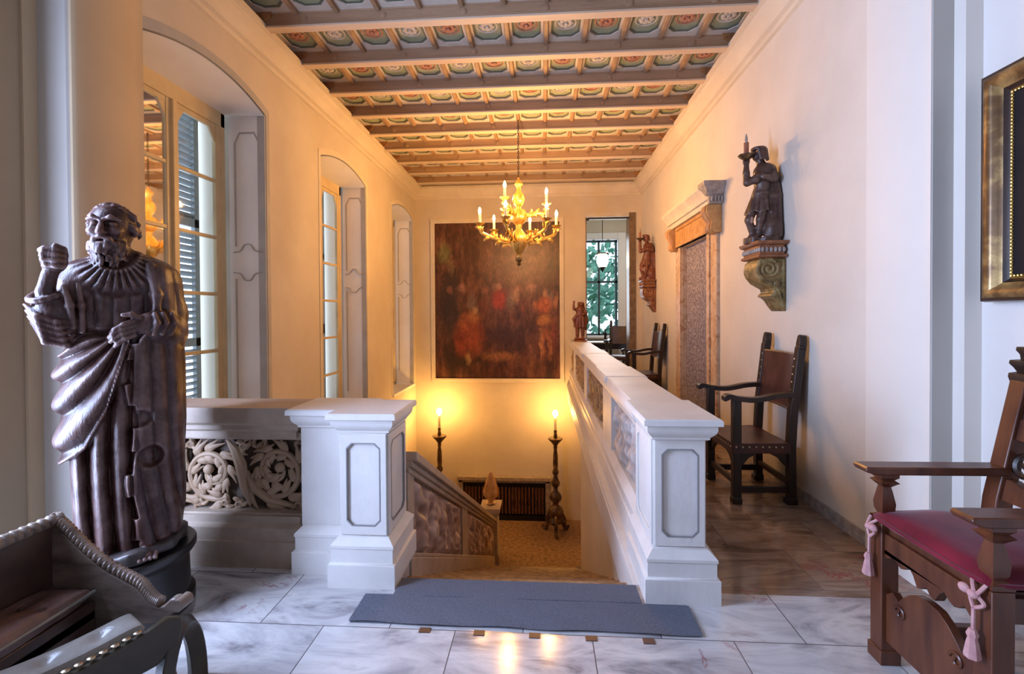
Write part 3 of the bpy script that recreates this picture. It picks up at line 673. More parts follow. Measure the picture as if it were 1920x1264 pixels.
def left_balustrade():
    loc = (-1.55, 2.8, 0)
    T = thing('stone_balustrade', 'low pale stone balustrade behind the carved saint, with acanthus scroll panel and white corner pier', 'balustrade', loc)
    mb = lambda: MB(loc)
    m = mb(); m.rect(-1.13, -.865, 2.54, 2.87, [(0, .262), (0, .84)]); chamfer_panel(m, 'y', 2.54, -1, -1.092, -.903, .325, .785, .010, .03)
    chamfer_panel(m, 'x', -.865, 1, 2.58, 2.83, .325, .785, .010, .03); m.build('pier', M['stone'], T, bevel=.003)
    m = mb(); m.ring(octa(-1.094, -.901, .323, .787, .031), octa(-1.088, -.907, .329, .781, .030), 'y', 2.5285, 2.536); m.ring(octa(2.578, 2.832, .323, .787, .031), octa(2.584, 2.826, .329, .781, .03), 'x', -.8605, -.853); m.build('panel_line', M['groove_shade'], T, smooth=0)
    m = mb(); m.rect(-1.13, -.865, 2.54, 2.87, BASEP); m.rect(-1.40, -1.10, 2.66, 2.92, [(o, z*1.0) for o, z in BASEP]); m.build('pier_base', M['stone'], T)
    m = mb(); m.rect(-1.13, -.865, 2.55, 2.87, CAPP); m.rect(-1.42, -1.10, 2.66, 2.93, [(o, z-.002*(z > .9)) for o, z in CAPP]); m.build('pier_cap', M['stone'], T)
    m = mb(); m.box(-1.42, -1.12, 2.66, 2.93, .262, .84); m.build('half_pilaster', M['stone'], T, bevel=.003)
    m = mb(); m.rect(XL+.02, -1.45, 2.70, 2.92, [(.045, 0), (.045, .155), (.035, .16), (.03, .23), (.0, .25), (0, .29)]); m.build('base_course', M['stone_brown'], T)
    m = mb(); m.rect(XL+.02, -1.47, 2.70, 2.92, [(0, .76), (.0, .80), (.02, .815), (.02, .84), (.045, .86), (.05, .93), (.045, .95)]); m.build('rail', M['stone_brown'], T)
    m = mb(); m.box(XL+.02, -1.42, 2.72, 2.90, .24, .30); m.box(XL+.02, -1.42, 2.72, 2.90, .745, .79); m.box(-2.36, -2.27, 2.72, 2.9, .28, .76); m.box(XL+.02, -2.6, 2.72, 2.9, .28, .76); m.build('panel_frame', M['stone_brown'], T, bevel=.006)
    m = mb(); m.box(XL+.02, -1.42, 2.82, 2.88, .28, .76); m.build('panel_ground', M['relief_dark'], T)
    m = mb(); P4 = plane((-1.845, 2.82, .525), (1, 0, 0), (0, 0, 1))
    F = Matrix.Scale(1, 4)
    scroll(m, P4, -.215, -.005, .175, .03, radians(-60), 1.45, .022, -1, 11)
    scroll(m, P4, .20, .015, .185, .03, radians(200), 1.55, .022, 1, 11)
    m.tube([(.03, -.20, .03), (0, -.08, .045), (-.02, .05, .045), (-.06, .14, .04), (-.12, .20, .03)], [.012, .026, .034, .028, .008], 8, M=P4)
    m.tube([(.0, .0, .03), (.07, -.10, .045), (.16, -.17, .04), (.28, -.20, .03), (.38, -.22, .02)], [.02, .026, .024, .018, .006], 8, M=P4)
    for (u, v, r) in ((-.35, .17, .028), (-.3, -.19, .03), (-.04, -.2, .03), (.36, .2, .026), (.34, -.2, .03), (-.01, .16, .03), (.05, .2, .02), (-.13, -.19, .026), (.08, -.02, .03), (.12, .18, .02)):
        m.lathe([(r*.2, -.01), (r, .01), (r*.9, .03), (r*.5, .036), (r*.3, .03)], (u, v, .012), 12, M=P4)
        for j in range(3):
            a = j*2.1+u*9; m.tube(bez((u, v, .02), (u+.03*cos(a), v+.03*sin(a), .04), (u+.05*cos(a+.4), v+.05*sin(a+.4), .04), (u+.06*cos(a+.9), v+.06*sin(a+.9), .02), 6), [.010, .014, .016, .015, .012, .008, .003], 6, M=P4)
    m.build('acanthus_relief', M['relief'], T)
left_balustrade()
def relief_grid(m, fn, nu, nv, amp, seed, fu=9, fv=9):
    """figure-like carved surface; fn(u,v,d) gives the point at depth d"""
    def f(u, v):
        a = mnoise.noise(Vector((u*fu, v*fv*.55, seed)))
        b = mnoise.noise(Vector((u*fu*2.6, v*fv*1.5, seed+4)))
        d = max(0, min(1, .5+.9*a+.5*b)); e = min(1, 14*min(u, 1-u), 10*min(v, 1-v))
        return fn(u, v, amp*d*max(0, e))
    m.grid(nu, nv, f)
def right_balustrade():
    loc = (.72, 2.7, 0)
    T = thing('stone_balustrade', 'long white stone balustrade running down the gallery beside the stairwell, square pier in front', 'balustrade', loc)
    mb = lambda: MB(loc); xa, xb = .575, .845
    m = mb(); m.rect(xa, xb, 2.50, 2.92, [(0, .262), (0, .84)]); chamfer_panel(m, 'y', 2.50, -1, xa+.042, xb-.042, .325, .785, .010, .03); chamfer_panel(m, 'x', xa, -1, 2.545, 2.875, .325, .785, .010, .03); m.build('pier', M['stone'], T, bevel=.003)
    m = mb(); m.ring(octa(xa+.040, xb-.040, .323, .787, .031), octa(xa+.046, xb-.046, .329, .781, .03), 'y', 2.4885, 2.496); m.build('panel_line', M['groove_shade'], T, smooth=0)
    m = mb(); m.rect(xa, xb, 2.49, 2.92, BASEP); m.build('pier_base', M['stone'], T)
    m = mb(); m.rect(xa, xb, 2.48, 2.92, CAPP); m.build('pier_cap', M['stone'], T)
    m = mb(); m.rect(xa+.03, xb-.03, 2.92, YB-.02, [(.05, 0), (.05, .10), (.045, .16), (.035, .165), (.035, .24), (.045, .25), (.0, .30)]); m.build('base_course', M['stone'], T)
    m = mb(); m.rect(xa+.02, xb-.02, 2.95, YB-.02, [(0, .775), (.012, .785), (.012, .80), (.035, .83), (.05, .87), (.05, .943), (.04, .952)]); m.build('rail', M['stone'], T)
    m = mb(); m.box(xa+.07, xb-.07, 2.92, YB-.02, .28, .78); m.build('core', M['stone'], T)
    piers = [(4.15, 4.72), (6.45, 6.85), (8.75, 9.15)]
    for a, b in piers:
        m = mb(); m.rect(xa+.02, xb-.02, a, b, [(0, .29), (0, .78)]); m.rect(xa+.02, xb-.02, a-.03, b+.03, [(.065, .90), (.068, .945), (.055, .9565)]); m.build('intermediate_pier', M['stone'], T, bevel=.004)
    for k, (a, b) in enumerate(((2.95, 4.12), (4.75, 6.42), (6.88, 8.72), (9.18, 9.88))):
        m = mb(); relief_grid(m, lambda u, v, d: (xa+.068-d, a+(b-a)*u, .31+.45*v), int(60*(b-a)), 34, .055, 3.1*k, 7*(b-a), 5)
        m.build('relief_panel', M['relief_white'] if k == 0 else M['relief'], T)
        m = mb(); relief_grid(m, lambda u, v, d: (xb-.068+d, a+(b-a)*u, .31+.45*v), int(40*(b-a)), 24, .055, 3.1*k+1.5, 7*(b-a), 5); m.build('relief_panel', M['relief_white'], T)
right_balustrade()
def stair_balustrade():
    loc = (-.92, 5.5, -1.5); sl = -RISER/TREAD
    T = thing('sloping_balustrade', 'sloping stone balustrade with carved figure panels going down the left side of the stairs', 'balustrade', loc)
    mb = lambda: MB(loc); n = lambda y: sl*(y-Y0); xa, xb = -1.0, -.865; ye = 8.05
    def band(m, y0, y1, o0, o1, x0, x1): m.prism([(y0, n(y0)+o0), (y1, n(y1)+o0), (y1, n(y1)+o1), (y0, n(y0)+o1)], 'x', x0, x1)
    m = mb(); band(m, 2.94, ye, .66, .70, xa-.01, xb+.01); band(m, 2.94, ye, .70, .74, xa-.03, xb+.03); band(m, 2.94, ye, .74, .80, xa-.06, xb+.06); m.build('hand_rail', M['stone_brown'], T, bevel=.006)
    m = mb(); band(m, 2.94, ye, -.08, .12, xa-.02, xb+.02); band(m, 2.94, ye, .12, .15, xa-.01, xb+.01); m.build('base_course', M['stone_brown'], T, bevel=.006)
    m = mb(); band(m, 3.0, ye, .1, .68, xa+.03, xb-.035); m.build('core', M['stone_brown'], T)
    for a, b in ((2.94, 3.08), (4.95, 5.28), (8.0, 8.1)):
        m = mb(); band(m, a, b, .1, .68, xa, xb); m.build('upright', M['stone_brown'], T, bevel=.004)
    for k, (a, b) in enumerate(((3.08, 4.95), (5.28, 8.0))):
        m = mb(); relief_grid(m, lambda u, v, d: (xb-.034+d, a+(b-a)*u, n(a+(b-a)*u)+.15+.51*v), int(50*(b-a)), 30, .06, 9+k, 6*(b-a), 5); m.build('relief_panel', M['relief_pink'], T)
    yn = 8.25; z0 = LAND
    m = mb(); m.rect(xa-.06, xb+.06, yn-.16, yn+.16, [(.03, z0), (.03, z0+.16), (0, z0+.2), (0, z0+.85), (.03, z0+.88), (.05, z0+.94), (.05, z0+.99), (0, z0+1.0)]); m.build('newel', M['stone_brown'], T)
    m = mb(); m.lathe([(.04, 0), (.09, .02), (.045, .05), (.05, .08), (.12, .14), (.13, .22), (.10, .34), (.065, .46), (.025, .55), (.0, .57)], ((xa+xb)/2, yn, z0+1.0), 24, lobes=8, amp=.12); m.build('finial', M['entablature'], T)  # warm lamp light on the finial put into the ochre colour
stair_balustrade()
def carpet():
    m = MB((-.1, 2.35, 0)); m.grid(40, 8, lambda u, v: (-.95+1.68*u+.03*(v-.5)*0+(.02 if u == 1 else 0)*v*0, 2.205-.012*u+(.222)*v+.004*sin(u*19), .0115+.0025*sin(u*31+v*9)*(1-v)))
    m.box(-.80, .50, 2.426, 2.585, .001, .0115)
    m.box(-.945, .725, 2.21, 2.425, .001, .008)
    o = m.build('carpet_mat', M['mat'], place=True); tag(o, 'grey blue carpet mat lying at the head of the stairs', 'mat')
carpet()
# ---------------------------------------------------------------- carved figures
def sstep(a, b, x): t = np.clip((x-a)/(b-a), 0, 1); return t*t*(3-2*t)
def ridge(u, p=1.0):     # 0..1, rounded ridges with narrow dark valleys between them
    return np.abs(np.cos(pi*u))**p
def saint():
    loc = (-2.10, 2.24, .347)
    T = thing('saint_statue', 'life-size carved brown wood statue of a bearded robed saint raising one fist', 'statue', loc, radians(43.15))
    s = SDF((-.40, -.34, -.03), (.34, .26, 1.76), .0056)
    zs = [-.05, .04, .12, .35, .6, .9, 1.08, 1.2, 1.32, 1.39, 1.43, 1.46, 1.50]
    av = [.178, .190, .196, .202, .208, .206, .198, .186, .178, .155, .12, .085, .0]
    bv = [.165, .172, .175, .175, .178, .175, .165, .158, .15, .13, .105, .085, .0]
    def body(X, Y, Z):
        a = np.interp(Z, zs, av).astype(np.float32)+1e-3; b = np.interp(Z, zs, bv).astype(np.float32)+1e-3
        x = X+.006; y = Y+.0*Z
        q = np.sqrt(np.abs(x/a)**2.5+np.abs(y/b)**2.5+1e-9)**.8
        d = (q-1)*np.minimum(a, b)
        front = sstep(.06, -.08, Y)
        zb = np.interp(X, [-.25, -.151, -.076, .005, .03], [.46, .54, .70, 1.0, 1.10]).astype(np.float32)
        zu = 1.10+.43*X+.02*np.sin(X*30)
        left = sstep(.035, .005, X)
        drape = sstep(-.008, .008, Z-zb)*sstep(.010, -.010, Z-zu)*left
        r = np.sqrt((X-.01)**2+(Z-1.10)**2)+1e-6; ang = np.arctan2(Z-1.10, X-.01)
        fan = ridge((ang+1.1*r*r-.25*r)*3.3, 1.3)*sstep(.03, .16, r)
        d = d-drape*(.020+.034*fan*front)
        # thick turned-up border along the lower edge of the drape
        d = d-.014*np.exp(-((Z-zb-.02)/.016)**2)*left*front
        low = (1-sstep(-.008, .008, Z-zb))*left*sstep(1.05, .95, Z)
        fold = ridge((X+.018*np.sin(Z*3)+.012)/.078, .8)
        d = d-low*front*(.046*fold-.016)
        # cloak hanging from the other shoulder
        xe = .012+.014*np.sin(Z*13)+.010*np.sign(np.sin(Z*29+1)); xe = np.where(Z > 1.02, .115+(1.36-Z)*.08-.10*sstep(1.14, 1.02, Z), xe)
        cl = sstep(-.006, .008, X-xe)*sstep(1.45, 1.38, Z)*sstep(.0, .06, Z)
        cf = ridge((X*np.cos(.25)+Z*.10+.02*np.sin(Z*4))/.066, 1.1)
        d = d-cl*(.027+.013*cf*front)
        # broken hollows on the cloak front
        d = d+cl*.030*np.exp(-(((X-.085)/.05)**2+((Z-.47)/.05)**2)**3)*front
        d = d+cl*.022*np.exp(-(((X-.05)/.04)**2+((Z-.66)/.04)**2)**3)*front
        # chest: pleated yoke below the collar and soft vertical folds
        ch = sstep(1.06, 1.12, Z)*(1-cl)*front
        rr = np.sqrt((X+.035)**2+(Z-1.46)**2); an = np.arctan2(X+.035, 1.46-Z)
        d = d-ch*(.014*ridge(an*5.2, 1.0)*sstep(.08, .10, rr)*sstep(.215, .165, rr)+.010*ridge((X+.02)/.062, 1.0)*sstep(.20, .24, rr))
        d = d-.014*ch*np.exp(-((rr-.088)/.013)**2)
        side = 1-front
        d = d-side*.010*ridge(np.arctan2(Y, X)*3.5, 1.0)
        # sunken folds where the drape is gathered at the belt
        d = d+.018*front*np.exp(-((Z-zu-.018)/.014)**2)*left*sstep(-.22, -.12, X)
        return d*.8
    s.put(body, (-.4, -.34, -.05), (.34, .26, 1.52), .01)
    # hem cut and feet on a rocky ground
    # cloak collar mass on the far shoulder
    s.ell((.125, .02, 1.345), (.085, .12, .095), .05); s.chain([(.155, .02, 1.32), (.175, -.02, 1.16), (.168, -.09, 1.06)], [.072, .072, .068], .04)
    s.chain([(.095, -.13, 1.40), (.118, -.165, 1.25), (.115, -.19, 1.15)], [.022, .020, .018], .015)
    # raised arm: wide hanging sleeve open at the top, thin forearm, fist
    s.chain([(-.160, -.02, 1.335), (-.215, -.05, 1.24)], [.085, .080], .05)
    s.ell((-.250, -.10, 1.165), (.080, .088, .128), .04, rot=Matrix.Rotation(-.12, 3, 'Y').to_quaternion())
    s.ell((-.200, -.08, 1.10), (.075, .070, .075), .05)
    s.ell((-.283, -.135, 1.275), (.055, .060, .085), .012, True, rot=Matrix.Rotation(.10, 3, 'Y').to_quaternion())
    rim = [(-.272+.058*cos(a), -.125+.058*sin(a), 1.250+.022*sin(a)+.02*cos(a)) for a in [i*pi/9 for i in range(19)]]
    s.chain(rim, [.0125]*19, .010)
    for k in range(5):
        t = k/4
        s.chain([(-.345+.012*t+.02*t*t, -.120, 1.205-.105*t), (-.300+.025*t, -.178, 1.150-.110*t), (-.235+.025*t, -.186, 1.125-.105*t), (-.185, -.16, 1.130-.09*t)], [.006, .014, .012, .005], .010)
    s.chain([(-.215, -.175, 1.285), (-.195, -.175, 1.20), (-.185, -.17, 1.10)], [.010, .015, .010], .012); s.chain([(-.168, -.155, 1.30), (-.158, -.16, 1.20), (-.155, -.16, 1.08)], [.008, .013, .010], .012)
    s.chain([(-.268, -.14, 1.16), (-.276, -.150, 1.26), (-.262, -.155, 1.335)], [.036, .033, .029], .008)
    s.ell((-.244, -.165, 1.40), (.046, .040, .056), .02)
    for i in range(4):
        z = 1.442-.0225*i; k = (0, .004, .003, -.004)[i]
        s.chain([(-.286+.004*i, -.172, z), (-.270-k, -.206-k, z+.004), (-.236, -.216-k, z), (-.212, -.200, z-.003)], [.0130, .0145, .0140, .0115], .004)
    s.chain([(-.212, -.165, 1.425), (-.214, -.195, 1.448), (-.236, -.214, 1.462)], [.016, .0145, .0115], .006)
    s.ell((-.235, -.160, 1.452), (.034, .030, .016), .012)
    # other arm: forearm across the belly, hand gripping the gathered drape
    s.chain([(.175, -.08, 1.07), (.14, -.165, 1.10), (.085, -.205, 1.115)], [.068, .060, .052], .03)
    for k in range(3): s.chain([(.105+.035*k, -.232+.02*k, 1.165), (.115+.035*k, -.258+.022*k, 1.115), (.10+.035*k, -.245+.02*k, 1.06)], [.008, .012, .008], .008)
    s.ell((.045, -.225, 1.105), (.046, .026, .038), .015, rot=Matrix.Rotation(.35, 3, 'Y').to_quaternion())
    for i in range(4):
        z = 1.125-.021*i; L = (.078, .086, .082, .066)[i]
        s.chain([(.025, -.240, z), (.025-L*.45, -.255, z-.014), (.025-L*.85, -.248, z-.036), (.025-L, -.232, z-.050)], [.0135, .0130, .0118, .010], .005)
    s.chain([(.05, -.235, 1.138), (.018, -.248, 1.158), (-.012, -.246, 1.156)], [.015, .013, .010], .006)
    # neck, head, face
    hc = Vector((-.048, -.055, 1.575)); yw = radians(20)
    f = Vector((-sin(yw), -cos(yw), 0)); rt = Vector((cos(yw), -sin(yw), 0)); up = Vector((0, 0, 1))
    def P(r, fw, u): v = hc+rt*r+f*fw+up*u; return (v.x, v.y, v.z)
    q = Matrix((rt, -f, up)).transposed().to_quaternion()
    s.chain([(-.035, 0, 1.36), P(0, -.01, -.06)], [.075, .062], .03)
    s.ell(P(0, -.012, .02), (.088, .108, .105), .02, rot=q); s.ell(P(0, .030, -.045), (.066, .072, .085), .03, rot=q)
    s.cap(P(0, .105, .022), P(0, .126, -.030), .010, .0175, .012); s.ell(P(-.014, .115, -.034), .009, .006); s.ell(P(.014, .115, -.034), .009, .006)
    for sg in (-1, 1):
        s.ell(P(sg*.035, .103, .014), (.022, .018, .014), .012, True, rot=q); s.ell(P(sg*.034, .088, .012), (.016, .016, .0115), .004, rot=q)
        s.chain([P(sg*.012, .108, .032), P(sg*.035, .107, .042), P(sg*.062, .088, .030)], [.008, .010, .008], .012)
        s.ell(P(sg*.045, .085, -.022), (.024, .022, .020), .02, rot=q)
        s.ell(P(sg*.092, -.005, -.005), (.012, .022, .032), .008, rot=q)
        s.chain([P(sg*.004, .118, -.052), P(sg*.028, .110, -.062), P(sg*.048, .092, -.090)], [.010, .012, .007], .006)
        s.chain([P(sg*.03, .10, .012), P(sg*.044, .098, .006)], [.003, .003], .004)
    s.ell(P(0, .110, -.070), (.020, .012, .006), .004, True, rot=q); s.ell(P(0, .108, -.080), (.020, .012, .008), .006, rot=q)
    rnd = random.Random(5)
    for i in range(80):
        a = -1.35+2.7*rnd.random(); v = rnd.random(); z = -.075-.075*v-.03*(1-abs(a)/1.35)*v
        R = .080+.030*(1-abs(a)/1.35)-.016*v; c = P(R*sin(a)*.92, .005+R*cos(a), z)
        d = P(R*sin(a)*.92+.01*rnd.uniform(-1, 1), .005+R*cos(a)+.006, z-.026); s.cap(c, d, .0105, .0045, .003)
    s.ell(P(0, .045, -.095), (.072, .060, .050), .02, rot=q)
    for i in range(150):
        a = rnd.uniform(-pi, pi); e = rnd.uniform(-.25, 1.5)
        if cos(a)*cos(e) > .50 and sin(e) < .86: continue
        if abs(a) < 1.15 and e < .75: continue
        n0 = Vector((sin(a)*cos(e), cos(a)*cos(e), sin(e)))
        p0 = (.086*n0.x, -.012+.107*n0.y, .018+.104*n0.z); sw = rnd.uniform(-.02, .02)
        s.chain([P(*p0), P(p0[0]*1.06+sw, p0[1]-.010, p0[2]-.016), P(p0[0]*1.05+sw*.3, p0[1]-.014, p0[2]-.034)], [.011, .010, .005], .004)
    # feet
    for x in (-.10, .07):
        s.chain([(x, -.12, .02), (x-.01, -.24, .005)], [.045, .030], .02)
        for k in range(4): s.cap((x-.035+.02*k, -.245, .012), (x-.037+.02*k, -.275, .002), .012, .009, .004)
    s.put(lambda X, Y, Z: Z+.006+0*X+0*Y, (-.4, -.34, -.03), (.34, .26, .0), .004, True)
    s.mesh('body', M['statue'], T)
    g = SDF((-.31, -.33, -.02), (.30, .26, .08), .012)
    g.put(lambda X, Y, Z: np.maximum((np.sqrt((X/.235)**2+((Y+.02)/.245)**2)-1)*.23, np.abs(Z-.012)-.026)-.010*np.sin(X*31+1)*np.sin(Y*27+2), (-.3, -.32, -.02), (.3, .26, .08), .005)
    g.mesh('ground', M['statue_stone'], T)
    P_ = thing('round_plinth', 'low round black plinth under the carved wooden saint', 'plinth', (-2.10, 2.24, 0))
    m = MB(); m.lathe([(0, 0), (.275, 0), (.275, .05), (.255, .07), (.25, .24), (.262, .26), (.275, .275), (.283, .29), (.283, .315), (.275, .322), (0, .322)], n=56); m.build('body', M['plinth'], P_)
saint()
def guardian(mat_):
    s = SDF((-.22, -.14, -.01), (.16, .14, .84), .0058)
    # legs, boots, tunic skirt, torso
    for a, b, c, d in (((-.070, -.02, .34), (-.115, -.05, .20), (-.085, -.02, .075), (-.12, -.05, .03)), ((.0, -.02, .34), (-.025, -.055, .20), (-.038, -.02, .075), (-.07, -.06, .03))):
        s.chain([a, b, c], [.044, .034, .025], .012); s.chain([c, d], [.026, .018], .012); s.ell((b[0], b[1]-.006, b[2]), (.028, .024, .03), .01)
        s.ell((c[0], c[1], .13), (.033, .033, .028), .012)
    def skirt(X, Y, Z):
        t = (Z-.24)/(.44-.24); a = .108-.045*t; b = .085-.03*t; x = X+.045-.02*t
        d = (np.sqrt((x/a)**2+(Y/b)**2)-1)*.06 - .010*np.abs(np.cos(np.arctan2(Y, x)*6+Z*4))*(1-np.clip(t, 0, 1))
        return np.maximum(d, np.maximum(.262+.01*np.sin(X*60)-Z, Z-.46))
    s.put(skirt, (-.18, -.12, .22), (.12, .12, .47), .012)
    s.chain([(-.022, 0, .42), (-.008, .0, .52), (.002, .0, .62)], [.058, .062, .068], .03); s.ell((0, -.01, .61), (.082, .062, .07), .03)
    s.put(lambda X, Y, Z: np.sqrt((np.sqrt((X+.02)**2+(Y*1.1)**2)-.062)**2+(Z-.425)**2)-.012, (-.1, -.08, .40), (.08, .08, .45), .008)
    # neck, head, hair
    s.chain([(-.01, 0, .66), (-.035, -.01, .73)], [.036, .032], .015)
    s.ell((-.045, -.012, .775), (.046, .043, .058), .012); s.ell((-.060, -.020, .750), (.030, .030, .032), .014); s.cap((-.088, -.035, .775), (-.097, -.037, .760), .006, .009, .006)
    s.ell((-.082, -.012, .785), (.008, .012, .008), .006, True); s.ell((-.068, -.048, .785), (.012, .008, .008), .006, True)
    s.put(lambda X, Y, Z: np.sqrt((np.sqrt((X+.04)**2+(Y+.008)**2)-.048)**2+(Z-.815)**2)-.016, (-.11, -.08, .79), (.03, .07, .84), .008)
    for i in range(9): a = .3*i-.2; s.cap((-.03+.045*sin(a), -.01-.045*cos(a), .80), (-.015+.048*sin(a), -.01-.048*cos(a), .72), .016, .010, .008)
    # raised arm with the candle bowl, other arm across the chest
    s.chain([(.03, -.03, .635), (-.06, -.07, .545), (-.128, -.075, .52)], [.042, .034, .030], .015); s.chain([(-.128, -.075, .52), (-.135, -.07, .61), (-.133, -.07, .69)], [.031, .027, .020], .01)
    s.ell((-.134, -.07, .705), (.022, .020, .026), .008)
    for i in range(4): s.chain([(-.112, -.085+.008*i, .70+.012*i-.01), (-.150, -.095+.006*i, .70+.012*i-.01), (-.158, -.07, .70+.012*i-.01)], [.008, .008, .006], .004)
    s.chain([(-.115, -.055, .70), (-.112, -.06, .735)], [.008, .006], .004)
    s.chain([(.05, .02, .63), (.075, -.05, .54), (.0, -.085, .555)], [.040, .033, .024], .015); s.ell((-.02, -.088, .565), (.022, .014, .018), .008)
    for i in range(4): s.chain([(-.028, -.094, .577-.009*i), (-.045, -.098, .574-.009*i), (-.055, -.09, .568-.009*i)], [.006, .006, .005], .003)
    # cloak and rocky support behind
    s.chain([(.045, .05, .64), (.085, .06, .48), (.07, .05, .30), (.085, .04, .12)], [.05, .052, .055, .065], .03)
    for k in range(4): s.chain([(.03+.022*k, .0+.01*k, .60), (.055+.022*k, -.005, .40), (.03+.03*k, -.02, .22), (.02+.035*k, -.04, .05)], [.010, .017, .020, .016], .012)
    s.ell((.065, -.01, .11), (.07, .075, .10), .03)
    s.put(lambda X, Y, Z: np.maximum((np.sqrt(((X+.01)/.15)**2+(Y/.105)**2)-1)*.1, np.abs(Z-.02)-.022)-.007*np.sin(X*55)*np.sin(Y*49), (-.17, -.12, -.01), (.15, .12, .05), .01)
    return s
def brackets():
    loc = (1.925, 4.23, 2.10)
    T = thing('torch_bearer_sculpture', 'carved torch bearer in a short tunic on the green gilt wall console above the armchair', 'sculpture', loc, radians(-24.4), 'carved torch bearers on the right wall')
    guardian(None).mesh('body', M['sculpt'], T)
    m = MB(); m.lathe([(.012, .70), (.014, .715), (.045, .735), (.062, .755), (.066, .765), (.03, .768), (.018, .775), (0, .775)], (-.134, -.07, 0), 20, lobes=8, amp=.06); m.build('drip_bowl', M['torch_wood'], T)
    m = MB(); m.lathe([(0, .77), (.022, .77), (.020, .80), (.021, .87), (0, .872)], (-.134, -.07, 0), 14); m.build('candle', M['sculpt_red'], T)
    m = MB(); m.lathe([(0, .87), (.008, .872), (.013, .89), (.010, .92), (.003, .945), (0, .95)], (-.134, -.07, 0), 12); m.build('lamp_bulb', M['unlit'], T)
    m = MB(); m.ell((-.10, -.06, .20), (.026, .024, .04)); m.ell((-.02, -.06, .20), (.026, .024, .04)); m.build('bare_knees', M['skin_wood'], T)
    c = (1.93, 4.23, 0)
    K = thing('wall_console', 'green and gilt scrolled wall console under the nearer torch bearer', 'console', (2.06, 4.25, 2.1), 0, 'scrolled consoles on the right wall')
    mb = lambda: MB((2.06, 4.25, 2.1))
    m = mb(); m.rect(1.80, 2.06, 4.06, 4.44, [(-.03, 1.955), (-.012, 1.965), (-.012, 1.98), (-.03, 1.99), (-.03, 2.06), (-.01, 2.07), (0, 2.085), (0, 2.098)]); m.build('ledge', M['console_red'], K)
    m = mb()
    for i in range(9): m.ell((1.825, 4.09+.04*i, 2.025), (.012, .014, .022), 8, 6)
    for i in range(6): m.ell((1.85+.035*i, 4.085, 2.025), (.014, .012, .022), 8, 6)
    m.build('ledge_carving', M['grey_stone'], K)
    out = [(2.06, 1.955), (1.85, 1.955), (1.825, 1.92), (1.815, 1.86), (1.83, 1.80), (1.87, 1.75), (1.92, 1.72), (1.955, 1.70), (1.965, 1.67), (1.94, 1.65), (1.935, 1.63), (1.96, 1.625), (1.99, 1.60), (2.02, 1.55), (2.06, 1.50)]
    m = mb(); m.prism(out, 'y', 4.12, 4.38); m.build('scroll', M['console_gilt'], K, bevel=.008)
    for y in (4.117, 4.383):
        m = mb(); pts = []
        for i in range(40):
            a = 1.2+i*.33; r = .085*(1-i/44); pts.append((1.915-r*cos(a), y, 1.865+r*sin(a)))
        m.tube(pts, [.014]*40, 6); m.tube(smoothpath([(1.84, y, 1.93), (1.83, y, 1.84), (1.88, y, 1.765), (1.96, y, 1.72), (2.0, y, 1.66), (2.03, y, 1.57)]), .010, 6); m.tube([(2.035, y, 1.94), (2.035, y, 1.58)], .010, 6)
        m.ell((1.985, y, 1.74), (.03, .012, .03)); m.ell((1.99, y, 1.90), (.025, .010, .03))
        m.build('scroll_carving', M['console_gilt'], K)
    T2 = copy_tree(T); T2.location = (1.94, 8.8, 2.10); T2.rotation_euler.z = radians(-16)
    tag(T2, 'reddish carved torch bearer on the far wall console beyond the door', 'sculpture')
    K2 = copy_tree(K); K2.location = (2.06, 8.82, 2.1); tag(K2, 'reddish scrolled wall console under the far torch bearer', 'console')
    def recol(r, mp):
        for ch in r.children:
            if ch.type == 'MESH' and ch.data.materials[0].name in mp:
                ch.material_slots[0].link = 'OBJECT'; ch.material_slots[0].material = mp[ch.data.materials[0].name]
    recol(T2, {'polychrome_wood': M['sculpt_red']}); recol(K2, {'green_gilt_console': M['console_red'], 'grey_carved_stone': M['console_red']})
brackets()
